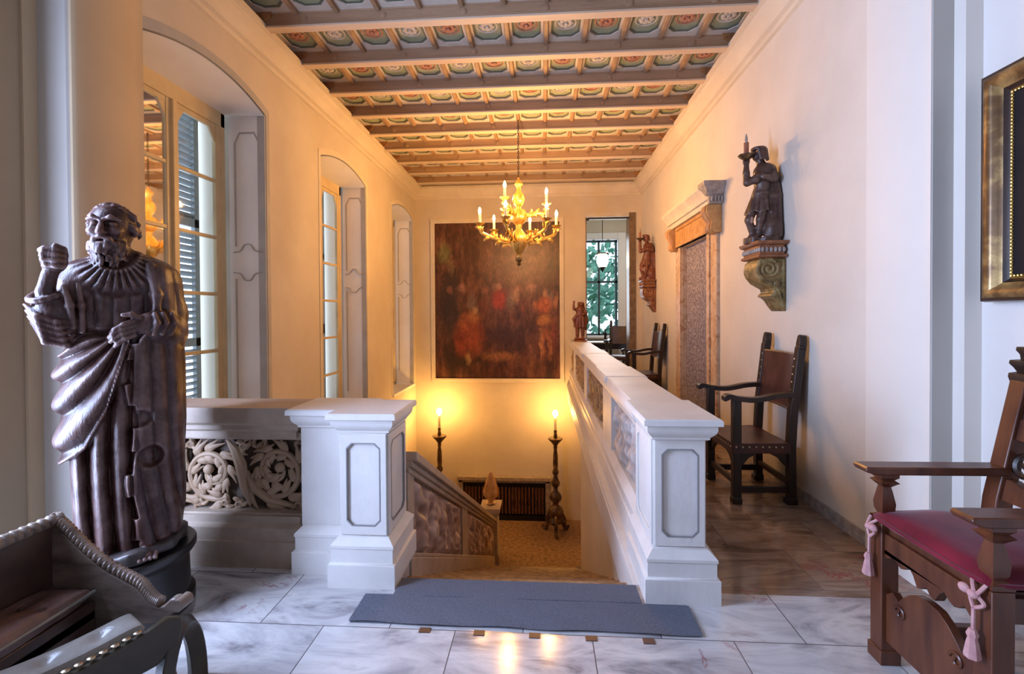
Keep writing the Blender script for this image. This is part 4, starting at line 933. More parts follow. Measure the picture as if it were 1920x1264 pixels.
def statuette():
    loc = (.71, 8.98, .957)
    T = thing('statuette', 'small reddish wood figure with raised arms on the far end of the balustrade', 'statuette', loc, radians(-6))
    m = MB(); m.lathe([(0, 0), (.125, 0), (.135, .015), (.13, .03), (.10, .045), (.11, .06), (.10, .075), (0, .078)], n=28); m.build('base', M['sculpt_red'], T)
    s = SDF((-.17, -.12, .05), (.15, .12, .80), .0075)
    s.chain([(-.045, 0, .42), (-.05, -.02, .26), (-.055, 0, .08)], [.055, .042, .030], .012); s.chain([(.04, 0, .42), (.045, -.01, .26), (.05, 0, .08)], [.055, .042, .030], .012)
    s.ell((-.06, -.035, .09), (.028, .05, .02), .01); s.ell((.055, -.035, .09), (.028, .05, .02), .01)
    s.chain([(0, 0, .42), (0, 0, .52), (.0, 0, .60)], [.075, .068, .078], .03)
    s.put(lambda X, Y, Z: np.maximum((np.sqrt((X/(.115-.05*(Z-.26)/.2))**2+(Y/.085)**2)-1)*.07-.01*np.cos(np.arctan2(Y, X)*8), np.maximum(.27-Z, Z-.46)), (-.13, -.11, .25), (.13, .11, .47), .015)
    s.ell((.015, -.005, .70), (.045, .045, .056), .012); s.chain([(0, 0, .62), (.012, 0, .67)], [.036, .034], .015); s.ell((.01, -.05, .70), (.010, .010, .014), .01)
    for i in range(7): s.cap((.015+.05*sin(i-3), .03*cos(i*.9), .735), (.02+.06*sin(i-3), .03, .64), .018, .012, .008)
    s.chain([(-.065, 0, .60), (-.115, -.03, .62), (-.12, -.04, .70)], [.034, .027, .020], .012); s.ell((-.115, -.045, .735), (.018, .016, .026), .008)
    for i in range(4): s.cap((-.125+.009*i, -.05, .745), (-.128+.01*i, -.052, .772), .006, .005, .003)
    s.chain([(.07, 0, .60), (.11, -.03, .54), (.07, -.08, .52)], [.034, .027, .020], .012); s.ell((.055, -.088, .52), (.02, .016, .018), .008)
    s.chain([(.07, .05, .60), (.10, .06, .40), (.09, .05, .24)], [.045, .055, .03], .03); s.chain([(-.06, -.05, .50), (-.11, -.03, .42), (-.10, 0, .33)], [.03, .035, .02], .02)
    s.mesh('body', M['sculpt_red'], T)
statuette()
# ---------------------------------------------------------------- lamps
def chandelier():
    loc = (-.335, 6.72, 0)
    T = thing('chandelier', 'gilt two-tier chandelier with glowing candle bulbs hanging over the stairwell', 'chandelier', (loc[0], loc[1], 4.36))
    mb = lambda: MB((0, 0, 4.36))
    m = mb()
    m.lathe([(0, 4.36), (.05, 4.36), (.04, 4.33), (.012, 4.31)], n=16); z = 4.30
    k = 0
    while z > 3.42:
        R_ = Matrix.Translation((0, 0, z)) @ Matrix.Rotation(pi/2*(k % 2), 4, 'Z') @ Matrix.Rotation(pi/2, 4, 'X')
        m.tube([R_ @ Vector((.011*cos(a), .022*sin(a), 0)) for a in [i*pi/6 for i in range(13)]], .0045, 5); z -= .036; k += 1
    m.build('chain', M['iron'], T)
    m = mb()
    m.lathe([(0, 3.44), (.012, 3.44), (.02, 3.40), (.05, 3.37), (.06, 3.34), (.03, 3.30), (.035, 3.24), (.07, 3.19), (.085, 3.12), (.06, 3.05), (.035, 3.02), (.05, 2.96), (.10, 2.92), (.115, 2.86), (.09, 2.80), (.045, 2.76), (.04, 2.70), (.075, 2.66), (.12, 2.60), (.135, 2.53), (.11, 2.45), (.06, 2.38), (.035, 2.35), (.045, 2.31), (.03, 2.27), (.012, 2.24), (0, 2.22)], n=32, lobes=8, amp=.05)
    m.build('stem', M['gold'], T)
    m = mb(); m.lathe([(0, 2.30), (.045, 2.30), (.05, 2.26), (.02, 2.23), (.035, 2.20), (.0, 2.17)], n=16); m.build('drop_finial', M['gold_dark'], T)
    def arm(a, r, z0, zc, sc):
        Rz = Matrix.Rotation(a, 4, 'Z'); A = mb()
        p = smoothpath([(.06, 0, z0), (.18*sc/.6, 0, z0-.09), (.34*sc/.6, 0, z0-.05), (r*.93, 0, zc-.17), (r, 0, zc-.06)], 7)
        n = len(p); A.tube(p, [.030-.012*abs(2*i/(n-1)-1)**2 for i in range(n)], 8, (.75, 1), M=Rz)
        for t, L, sg in ((.18, .12, 1), (.34, .14, 1), (.5, .13, 1), (.62, .12, -1), (.78, .11, 1), (.4, .11, -1), (.88, .09, -1)):
            q = p[int(t*(n-1))]; d = (p[int(t*(n-1))+1]-q).normalized(); nn = Vector((-d.z, 0, d.x))*sg
            L *= sc/.6
            for lat in (-.022, .022):
                c = bez(q, q+nn*L*.25+d*L*.3, q+nn*L*.5+d*L*.75, q+nn*L*.75+d*L*.55, 7)
                c = [v+Vector((0, lat*min(1, i/3), 0)) for i, v in enumerate(c)]
                A.tube(c, [.012, .020, .024, .023, .020, .016, .012, .006], 6, (.55, 1), M=Rz)
        A.tube([(p[2].x+.02*cos(w_*.5)*(1-w_/14), 0, p[2].z-.05+.03*sin(w_*.5)*(1-w_/14)) for w_ in range(13)], .010, 6, M=Rz)
        ao = A.build('arm', M['gold'], T)
        c = Rz @ Vector((r, 0, 0))
        g = mb(); g.lathe([(.012, zc-.075), (.03, zc-.06), (.06, zc-.04), (.068, zc-.028), (.03, zc-.032), (0, zc-.032)], (c.x, c.y, 0), 18, lobes=9, amp=.06); g.build('drip_pan', M['gold'], ao)
        g = mb(); g.lathe([(0, zc-.03), (.021, zc-.03), (.019, zc+.02), (.020, zc+.10), (.016, zc+.105), (0, zc+.105)], (c.x, c.y, 0), 12); g.build('candle', M['candle'], ao)
        g = mb(); g.lathe([(0, zc+.103), (.010, zc+.106), (.020, zc+.128), (.019, zc+.15), (.008, zc+.185), (0, zc+.195)], (c.x, c.y, 0), 10); g.build('bulb', M['bulb'], ao)
    for i in range(6): arm(radians(15+60*i), .56, 2.60, 2.80, .56)
    for i in range(3): arm(radians(5+120*i), .40, 2.98, 3.10, .42)
chandelier()
def torchere(x, y, label):
    T = thing('floor_torchere', label, 'floor lamp', (x, y, LAND), 0, 'tall torcheres on the stair landing')
    m = MB(); m.lathe([(0, .30), (.10, .30), (.13, .34), (.15, .42), (.12, .50), (.06, .55), (.055, .60), (.10, .64), (.12, .70), (.09, .78), (.045, .84), (.04, .90), (.075, .94), (.085, 1.0), (.05, 1.08), (.035, 1.14), (.06, 1.18), (.062, 1.22), (.04, 1.27), (.05, 1.36), (.045, 1.55), (.03, 1.66), (.04, 1.70), (.035, 1.74), (.08, 1.80), (.135, 1.86), (.14, 1.885), (.05, 1.89), (.0, 1.89)], n=32, lobes=6, amp=.04); m.build('shaft', M['torch_wood'], T)
    for k in range(3):
        R_ = Matrix.Rotation(k*2*pi/3-pi/2, 4, 'Z'); m = MB()
        m.tube(smoothpath([(.05, 0, .36), (.13, 0, .33), (.20, 0, .22), (.19, 0, .12), (.24, 0, .05), (.29, 0, .05), (.29, 0, .09)], 5), [.05]*8+[.045]*8+[.04]*8+[.03]*7, 8, (.8, 1), M=R_)
        m.ell((.23, 0, .035), (.05, .04, .035), M=R_); m.build('foot', M['torch_wood'], T)
    m = MB(); m.lathe([(0, .2), (.14, .2), (.15, .24), (.12, .30), (.1, .34), (0, .34)], n=24, lobes=3, amp=.2); m.build('tripod_body', M['torch_wood'], T)
    m = MB(); m.lathe([(0, 1.885), (.03, 1.885), (.04, 1.93), (.028, 1.97), (.032, 2.05), (0, 2.05)], n=16); m.build('socket', M['torch_wood'], T)
    m = MB(); m.lathe([(0, 2.05), (.026, 2.05), (.024, 2.2), (.026, 2.30), (0, 2.30)], n=16); m.build('candle', M['candle'], T)
    m = MB(); m.ell((0, 0, 2.385), (.052, .052, .065), 16, 10); m.lathe([(0, 2.29), (.018, 2.29), (.02, 2.33), (0, 2.33)], n=12); m.build('bulb', M['bulb_torch'], T)
torchere(.24, 9.36, 'tall dark carved torchere lamp right of the landing grille')
torchere(-2.12, 9.45, 'tall dark carved torchere lamp mostly hidden behind the sloping balustrade')
def grille():
    x0, x1 = -1.80, .13; loc = ((x0+x1)/2, YB, LAND)
    T = thing('radiator_grille', 'black iron radiator grille in a brown marble surround on the landing', 'grille', loc)
    mb = lambda: MB(loc)
    m = mb(); m.box(x0, x0+.09, YB-.10, YB-.003, LAND, -1.98); m.box(x1-.09, x1, YB-.10, YB-.003, LAND, -1.98); m.box(x0-.03, x1+.03, YB-.14, YB-.003, -2.03, -1.95); m.box(x0, x1, YB-.1, YB-.003, -2.08, -2.03); m.build('surround', M['marble_frame'], T, bevel=.008)
    m = mb(); m.box(x0+.09, x1-.09, YB-.02, YB-.003, LAND, -2.08); m.build('recess', M['black'], T)
    m = mb(); n = 46
    for i in range(n):
        x = x0+.11+(x1-x0-.22)*i/(n-1); m.box(x-.006, x+.006, YB-.075, YB-.06, LAND+.1, -2.11)
    for i in range(0, n, 4):
        x = x0+.11+(x1-x0-.22)*i/(n-1)
        m.tube([(x+.03*cos(a), YB-.07, -2.5+.06*sin(a)) for a in [k*pi/6 for k in range(13)]], .006, 5)
    m.box(x0+.09, x1-.09, YB-.085, YB-.055, LAND, LAND+.1); m.box(x0+.09, x1-.09, YB-.085, YB-.055, -2.12, -2.08); m.build('bars', M['iron'], T)
    # radiator columns seen between the bars
    m = mb()
    for i in range(24): m.lathe([(.0, LAND+.12), (.028, LAND+.14), (.028, -2.2), (0, -2.17)], (x0+.15+(x1-x0-.3)*i/23, YB-.045, 0), 8)
    m.build('radiator', M['console_red'], T)
grille()
# ---------------------------------------------------------------- pictures
def pictures():
    x0, x1, z0, z1 = -2.29, .36, .12, 3.42; loc = ((x0+x1)/2, YB-.02, (z0+z1)/2)
    T = thing('painting', 'huge dark red painting of a crowded hall with russet figures on the back wall', 'painting', loc)
    m = MB(loc); m.box(x0, x1, YB-.03, YB-.005, z0, z1); m.build('canvas', M['painting'], T, smooth=0)
    m = MB(loc); fr = [(0, YB-.03), (0, YB-.05), (.03, YB-.06), (.06, YB-.045), (.085, YB-.05), (.09, YB)]
    rings = [[(x0-o, y, z0-o), (x1+o, y, z0-o), (x1+o, y, z1+o), (x0-o, y, z1+o)] for o, y in fr]
    m.loft(rings, caps=False); m.build('frame', M['cornice'], T)
    # framed picture on the near right wall: wide coved frame
    y0, y1, z0, z1 = 1.0, 2.325, 1.66, 2.51; xw = 2.21; loc = (xw, (y0+y1)/2, (z0+z1)/2)
    T = thing('framed_picture', 'dark picture in a deep worn gilt frame hanging on the near right wall', 'picture', loc)
    def rr(seq):
        return [[(xw-x, y0-o, z0-o), (xw-x, y1+o, z0-o), (xw-x, y1+o, z1+o), (xw-x, y0-o, z1+o)] for o, x in seq]
    m = MB(loc); m.loft(rr([(.11, 0), (.12, .05), (.115, .075), (.10, .08)]), caps=False); m.loft(rr([(.030, .052), (.024, .046), (.018, .040), (.012, .036)]), caps=False); m.build('outer_moulding', M['frame_dark'], T)
    m = MB(loc); m.loft(rr([(.10, .08), (.088, .088), (.074, .088), (.056, .076), (.042, .060), (.030, .052)]), caps=False); m.build('cove', M['gold_dark'], T)
    m = MB(loc); m.loft(rr([(.012, .036), (.006, .042), (0, .034)]), caps=False)
    L = [(y0, z0, y1, z0), (y1, z0, y1, z1), (y1, z1, y0, z1), (y0, z1, y0, z0)]
    for ya, za, yb, zb in L:
        n = int(math.hypot(yb-ya, zb-za)/.016)
        for i in range(n): m.ell((xw-.042, ya+(yb-ya)*i/n, za+(zb-za)*i/n), (.005, .006, .006), 6, 4)
    m.build('beaded_slip', M['gold'], T)
    m = MB(loc); m.box(xw-.034, xw-.005, y0, y1, z0, z1); m.build('canvas', M['canvas_dark'], T, smooth=0)
pictures()
# ---------------------------------------------------------------- furniture
def leather_armchair(label):
    T = thing('leather_armchair', label, 'armchair', (1.71, 4.05, 0), radians(1), 'dark leather armchairs along the gallery')
    dw, lt = M['dark_wood'], M['leather']
    for s in (-1, 1):
        m = MB(); m.tube([(-.205, s*.27, 0), (-.205, s*.27, .83)], .031, square=True); m.box(-.24, -.17, s*.27-.035, s*.27+.035, 0, .05); m.build('leg', dw, T, bevel=.005)
        m = MB(); m.tube([(.215, s*.27, 0), (.21, s*.27, .45), (.225, s*.27, .72), (.285, s*.27, 1.22)], .030, square=True)
        m.box(.17, .25, s*.27-.036, s*.27+.036, 0, .05); po = m.build('back_post', dw, T, bevel=.005)
        m = MB(); R_ = Matrix.Translation((.288, s*.27, 1.22)) @ Matrix.Rotation(radians(7), 4, 'Y')
        m.box(-.028, .028, -.030, .030, -.02, .015, R_); m.prism([(-.03, .015), (.03, .015), (.026, .05), (.018, .09), (.0, .10), (-.018, .09), (-.026, .05)], 'x', -.028, .028, R_); m.build('finial', dw, po, bevel=.004)
        m = MB(); m.tube(smoothpath([(.23, s*.27, .855), (.10, s*.275, .845), (-.06, s*.28, .815), (-.20, s*.285, .825), (-.265, s*.288, .842), (-.295, s*.288, .832), (-.29, s*.288, .812)], 5), 1, flat=(.033, .019), square=True); m.build('arm', dw, T, bevel=.006)
        m = MB(); m.bar((-.2, s*.27, .11), (.21, s*.27, .11), .03, .05); m.build('side_stretcher', dw, T, bevel=.003)
        m = MB(); m.prism([(-.18, .43), (.19, .43), (.19, .28), (.16, .30), (.11, .36), (.04, .395), (-.04, .395), (-.11, .36), (-.16, .30), (-.18, .28)], 'y', s*.27-.012, s*.27+.012); m.build('side_apron', dw, T, bevel=.003)
    m = MB(); m.prism([(-.25, .43), (.25, .43), (.25, .26), (.21, .28), (.15, .35), (.06, .385), (-.06, .385), (-.15, .35), (-.21, .28), (-.25, .26)], 'x', -.215, -.19); m.build('front_apron', dw, T, bevel=.003)
    for x in (-.205, .21): m = MB(); m.bar((x, -.25, .16), (x, .25, .16), .03, .045); m.build('cross_stretcher', dw, T, bevel=.003)
    m = MB(); m.grid(14, 16, lambda u, v: (-.245+.44*u, -.30+.60*v, .478-.016*sin(pi*u)*sin(pi*v)+.004*mnoise.noise(Vector((u*5, v*5, 1)))))
    m.box(-.245, .195, -.302, .302, .425, .476); m.box(-.25, -.243, -.302, .302, .40, .47); m.box(-.24, .19, .300, .306, .40, .47); m.box(-.24, .19, -.306, -.300, .40, .47); so = m.build('seat', lt, T)
    beads('nail', [(-.252, -.285+.0475*i, .45) for i in range(13)]+[(-.22+.05*i, s*.308, .45) for s in (-1, 1) for i in range(8)], .009, M['brass'], so)
    m = MB(); lean = lambda z: .235+(z-.72)*.115
    m.grid(12, 12, lambda u, v: (lean(.74+.42*v)-.034+.022*sin(pi*u), -.262+.524*u, .74+.42*v)); m.grid(12, 12, lambda u, v: (lean(.74+.42*v)-.016+.022*sin(pi*u), -.262+.524*u, .74+.42*v))
    m.tube([(lean(1.16)-.025+.022*sin(pi*u), -.262+.524*u, 1.16) for u in [i/12 for i in range(13)]], .012, 6); m.tube([(lean(.74)-.025+.022*sin(pi*u), -.262+.524*u, .74) for u in [i/12 for i in range(13)]], .012, 6)
    bo = m.build('backrest', lt, T)
    beads('nail', [(lean(z)-.033, s*.258, z) for s in (-1, 1) for z in (.77, .83, .89, .95, 1.01, 1.07, 1.13)], .009, M['brass'], bo)
    return T
a0 = leather_armchair('dark leather armchair under the nearer torch bearer, right of the mottled doorway')
a1 = copy_tree(a0); a1.location = (1.705, 8.15, 0); tag(a1, 'dark leather armchair beyond the doorway, below the far torch bearer', 'armchair')
a2 = copy_tree(a0); a2.location = (1.84, 11.35, 0); a2.rotation_euler.z = radians(70); tag(a2, 'dark armchair in the far room seen through the end doorway', 'armchair')
def walnut_armchair():
    T = thing('carved_armchair', 'red walnut armchair with crimson velvet cushion in the right foreground', 'armchair', (1.70, 1.86, 0))
    W = M['walnut']; hy = .245
    for s in (-1, 1):
        m = MB(); m.box(-.275, -.205, s*hy-.035, s*hy+.035, 0, .60); m.box(-.282, -.198, s*hy-.042, s*hy+.042, .0, .06); m.build('front_leg', W, T, bevel=.004)
        m = MB(); m.rect(-.27, -.21, s*hy-.03, s*hy+.03, [(0, .60), (.005, .605), (.005, .62), (-.012, .63), (-.004, .65), (-.002, .68), (-.010, .73), (-.014, .75), (.0, .765), (.008, .772), (-.006, .782), (.006, .795), (.006, .81)]); m.build('arm_support', W, T)
        m = MB(); m.prism([(-.335, .818), (-.345, .83), (-.335, .842), (.235, .846), (.235, .812), (-.30, .808)], 'y', s*hy-.045, s*hy+.045); m.build('arm', W, T, bevel=.006)
        m = MB(); m.box(.165, .235, s*hy-.035, s*hy+.035, 0, .56); m.tube([(.20, s*hy, .55), (.215, s*hy, .70), (.325, s*hy, 1.20)], .034, square=True); po = m.build('back_post', W, T, bevel=.005)
        m = MB(); R_ = Matrix.Translation((.325, s*hy, 1.19)) @ Matrix.Rotation(radians(12), 4, 'Y')
        m.rect(-.03, .03, -.03, .03, [(.004, 0), (.010, .02), (.010, .035), (-.006, .045), (.002, .06), (.014, .075), (.014, .09), (-.008, .10), (-.004, .12), (.006, .135), (.006, .15), (-.01, .155)], R_); m.build('finial', M['dark_wood'], po)
        m = MB(); m.box(-.21, .17, s*hy-.02, s*hy+.02, .49, .575); m.build('side_rail', W, T, bevel=.004)
        m = MB(); m.box(-.21, .17, s*hy-.018, s*hy+.018, .10, .16); m.build('side_stretcher', W, T, bevel=.004)
    sc = [(-hy, .56), (hy, .56), (hy, .47)]
    n = 6
    for i in range(n*4+1):
        t = i/(n*4); y = hy-2*hy*t; sc.append((y, .485-.028*abs(sin(pi*n*t))-.022*(1-abs(2*t-1))*0 - (.03 if abs(t-.5) < .09 else 0)))
    m = MB(); m.prism(sc, 'x', -.262, -.225); m.build('scalloped_apron', W, T, bevel=.003)
    out = [(-hy, .10), (hy, .10), (hy, .20), (hy-.02, .24), (hy-.03, .30), (hy-.07, .33), (hy-.10, .31), (hy-.12, .335), (.09, .37), (.05, .395), (.0, .40), (-.05, .395), (-.09, .37), (-hy+.12, .335), (-hy+.10, .31), (-hy+.07, .33), (-hy+.03, .30), (-hy+.02, .24), (-hy, .20)]
    m = MB(); m.prism(out, 'x', -.255, -.225)
    for s in (-1, 1): m.tube([(-.258, s*.13+.03*cos(a)*(1-a/9), .27+.03*sin(a)*(1-a/9)) for a in [i*.4 for i in range(20)]], .006, 5)
    m.build('shaped_stretcher', W, T, bevel=.004)
    m = MB(); m.box(-.245, .19, -hy, hy, .55, .585); m.build('seat_board', W, T, bevel=.003)
    # cushion
    m = MB(); nu, nv = 20, 20
    def cu(sg):
        def f(u, v):
            e = (1-(2*u-1)**6)*(1-(2*v-1)**6); return (-.285+.49*u, -.275+.55*v, .618+sg*.038*max(0, e)**.5*(1+.25*mnoise.noise(Vector((u*3, v*3, 2+sg))))+(.010*sin(pi*u)*sin(pi*v) if sg > 0 else 0))
        return f
    m.grid(nu, nv, cu(1)); m.grid(nu, nv, cu(-1)); co = m.build('cushion', M['velvet'], T)
    m = MB(); loop = []
    for t in range(80):
        a = t/80*2*pi; loop.append((-.04+.247*np.sign(cos(a))*abs(cos(a))**.22, .277*np.sign(sin(a))*abs(sin(a))**.22, .618))
    m.tube(loop+[loop[0]], .008, 6); m.build('piping', M['velvet'], co)
    for s in (-1, 1):
        m = MB(); y = s*hy
        m.tube(smoothpath([(-.28, y-s*.03, .62), (-.30, y, .585), (-.292, y+s*.025, .555), (-.30, y, .53)]), .006, 6); m.tube(smoothpath([(-.28, y+s*.02, .615), (-.302, y+s*.01, .58), (-.295, y-s*.02, .56), (-.302, y, .53)]), .006, 6)
        m.ell((-.302, y, .575), (.016, .018, .014)); m.tube([(-.302, y, .53), (-.303, y, .46)], .006, 6)
        m.lathe([(0, .465), (.010, .46), (.016, .445), (.012, .432), (.015, .42), (.022, .375), (.020, .367), (0, .367)], (-.305, y, 0), 14, lobes=7, amp=.06)
        m.ell((-.305, y-s*.03, .58), (.014, .02, .016)); m.build('tassel', M['tassel'], co)
    # back: crest, pierced rails
    lean = lambda z: .215+(z-.70)*.22
    def slab(m, poly, t=.018):   # poly in (y, z), follows the lean of the posts
        n = len(poly); m.add([(lean(z)-t, y, z) for y, z in poly]+[(lean(z)+t, y, z) for y, z in poly], [tuple(range(n)), tuple(range(n, 2*n))[::-1]]+[(i, (i+1) % n, (i+1) % n+n, i+n) for i in range(n)])
    m = MB(); slab(m, [(-hy, 1.10), (hy, 1.10), (hy, 1.17), (hy-.04, 1.19), (hy-.09, 1.165), (hy-.13, 1.20), (.05, 1.24), (0, 1.25), (-.05, 1.24), (-hy+.13, 1.20), (-hy+.09, 1.165), (-hy+.04, 1.19), (-hy, 1.17)]); m.build('crest_rail', W, T, bevel=.004)
    for z in (.99, .74):
        m = MB(); sp = [(-hy, z-.03), (hy, z-.03), (hy, z+.03)]+[(hy-2*hy*i/24, z+.04+.02*abs(sin(pi*5*i/24))) for i in range(1, 24)]+[(-hy, z+.03)]; slab(m, sp)
        m.build('back_rail', W, T, bevel=.003)
    for z in (.865, 1.06):
        m = MB()
        for k in range(4):
            y = -.165+.11*k; c = [(lean(z+.042*sin(a)), y+.042*cos(a), z+.042*sin(a)) for a in [i*pi/8 for i in range(17)]]; m.tube(c, .013, 6); m.ell((lean(z), y, z), (.012, .016, .016)); m.ell((lean(z), y+.055, z), (.014, .014, .02))
        m.ell((lean(z), -.222, z), (.014, .014, .02)); m.build('pierced_roundels', M['dark_wood'], T)
walnut_armchair()
def settle():
    loc = (-1.75, 1.2, 0)
    T = thing('wooden_settle', 'low carved oak settle with worn brown leather seat beside the statue plinth', 'settle', loc)
    mb = lambda: MB(loc); w_, dk = M['settle_wood'], M['settle_dark']
    top = [(-1.965, .68), (-1.93, .655), (-1.88, .61), (-1.82, .555), (-1.74, .495), (-1.66, .455), (-1.60, .425), (-1.565, .385), (-1.54, .362), (-1.515, .352)]
    m = mb(); out = top+[(-1.49, .360), (-1.465, .385), (-1.445, .39), (-1.43, .378), (-1.432, .355), (-1.45, .33), (-1.48, .31), (-1.52, .29), (-1.62, .27), (-1.64, .16), (-1.66, .0), (-1.72, 0), (-1.74, .12), (-1.90, .12), (-1.92, 0), (-1.98, 0)]
    m.prism(out, 'y', 1.735, 1.775); m.build('end_panel', w_, T, bevel=.006)
    m = mb(); P3 = [(x, 1.755, z+.012) for x, z in top]; sp = smoothpath(P3, 8)
    m.tube(sp, .017, 8)
    for i in range(0, len(sp)-1, 2):
        d = (sp[i+1]-sp[i]).normalized(); m.ell(sp[i], (.010, .026, .019), 10, 7)
    m.tube([(-1.45+.022*cos(a), y, .366+.022*sin(a)) for a in (0,) for y in (1.725, 1.785)], .024, 10); m.build('rope_moulding', w_, T)
    m = mb(); m.tube([(-1.965, 1.775, .675), (-1.95, 1.2, .695), (-1.95, .55, .695)], .024, 10); 
    for i in range(38): m.ell((-1.953, 1.76-.032*i, .687), (.0255, .014, .0245), 10, 6)
    m.build('back_rail', w_, T)
    m = mb(); m.box(-1.985, -1.955, .55, 1.735, .12, .69); m.build('back_panel', dk, T)
    m = mb(); m.box(-1.955, -1.775, .55, 1.735, .30, .375); m.box(-1.81, -1.775, .55, 1.735, .10, .34); m.build('seat_frame', dk, T, bevel=.005)
    m = mb()
    def f(sg):
        def g(u, v):
            e = (1-(2*u-1)**8)*(1-(2*v-1)**8); d = 1
            for bu in (.3, .75):
                for bv in (.12, .37, .62, .87): d -= .55*math.exp(-(((u-bu)*.19/.03)**2+((v-bv)*1.15/.04)**2))
            return (-1.955+.19*u, .56+1.165*v, .412+sg*.042*max(0, e)**.5*d+.006*mnoise.noise(Vector((u*4, v*12, 3))))
        return g
    m.grid(22, 70, f(1)); m.grid(22, 70, f(-1)); co = m.build('seat_cushion', M['settle_leather'], T)
    beads('button', [(-1.955+.19*bu, .56+1.165*bv, .435) for bu in (.3, .75) for bv in (.12, .37, .62, .87)], (.010, .010, .006), M['settle_dark'], co, loc)
    m = mb(); m.tube([(-1.766, .56, .415), (-1.766, 1.725, .415)], .007, 6); m.build('piping', M['stool_leather'], co)
settle()
def stool():
    loc = (-1.535, 1.555, 0); a = radians(60)
    T = thing('curule_stool', 'low stool with buttoned grey leather seat and curved dark legs in front of the settle', 'stool', loc, a)
    # local x runs along the seat towards the far end, local y to its left
    m = MB()
    def f(sg):
        def g(u, v):
            e = max(0, (1-(2*u-1)**10)*(1-(2*v-1)**8)); d = 1
            for bu in (.15, .45, .75): d -= .6*math.exp(-(((u-bu)*.45/.03)**2+((v-.5)*.15/.03)**2))
            return (-.37+.45*u, -.075+.135*v, .354+.02*(2*u-1)**2+sg*.03*e**.5*d)
        return g
    m.grid(60, 14, f(1)); m.grid(60, 14, f(-1)); so = m.build('seat', M['stool_leather'], T)
    beads('button', [(-.37+.45*bu, .0, .358) for bu in (.15, .45, .75)], (.012, .012, .007), M['settle_dark'], so)
    m = MB(); m.prism([(-.38, .365), (-.3, .352), (-.1, .352), (.08, .372), (.14, .388), (.18, .37), (.185, .33), (.165, .27), (.10, .235), (-.3, .225), (-.38, .228)], 'y', -.105, -.075); ro = m.build('side_rail', M['stool_wood'], T, bevel=.005)
    beads('nail', [(-.36+.0315*i, -.090, .367+.014*(2*i/13-1)**2) for i in range(14)], (.013, .012, .005), M['brass'], so)
    m = MB(); m.prism([(-.37, .345), (.08, .345), (.08, .27), (-.37, .27)], 'y', .045, .062); m.build('side_rail', M['stool_wood'], T, bevel=.004)
    for x in (.245, -.28):
        c = [(x, .12*cos(t)-.06, .30*sin(t)) for t in [i*pi/16 for i in range(17)]]
        Rz = Matrix.Rotation(radians(-50), 4, 'Z'); c = [(x+ (p[1])*sin(radians(50)) , p[1]*cos(radians(50)), p[2]) for p in c]
        m = MB(); m.tube(c, 1, flat=(.030, .022), square=True); m.build('curved_leg', M['stool_wood'], T, bevel=.004)
        m = MB(); m.bar((x-.08, -.10, .05), (x-.10, -.02, .26), .035, .035); m.build('strut', M['walnut'], T, bevel=.004)
    m = MB(); m.bar((-.28, -.03, .07), (.12, -.03, .07), .03, .03); m.build('stretcher', M['stool_wood'], T)
stool()
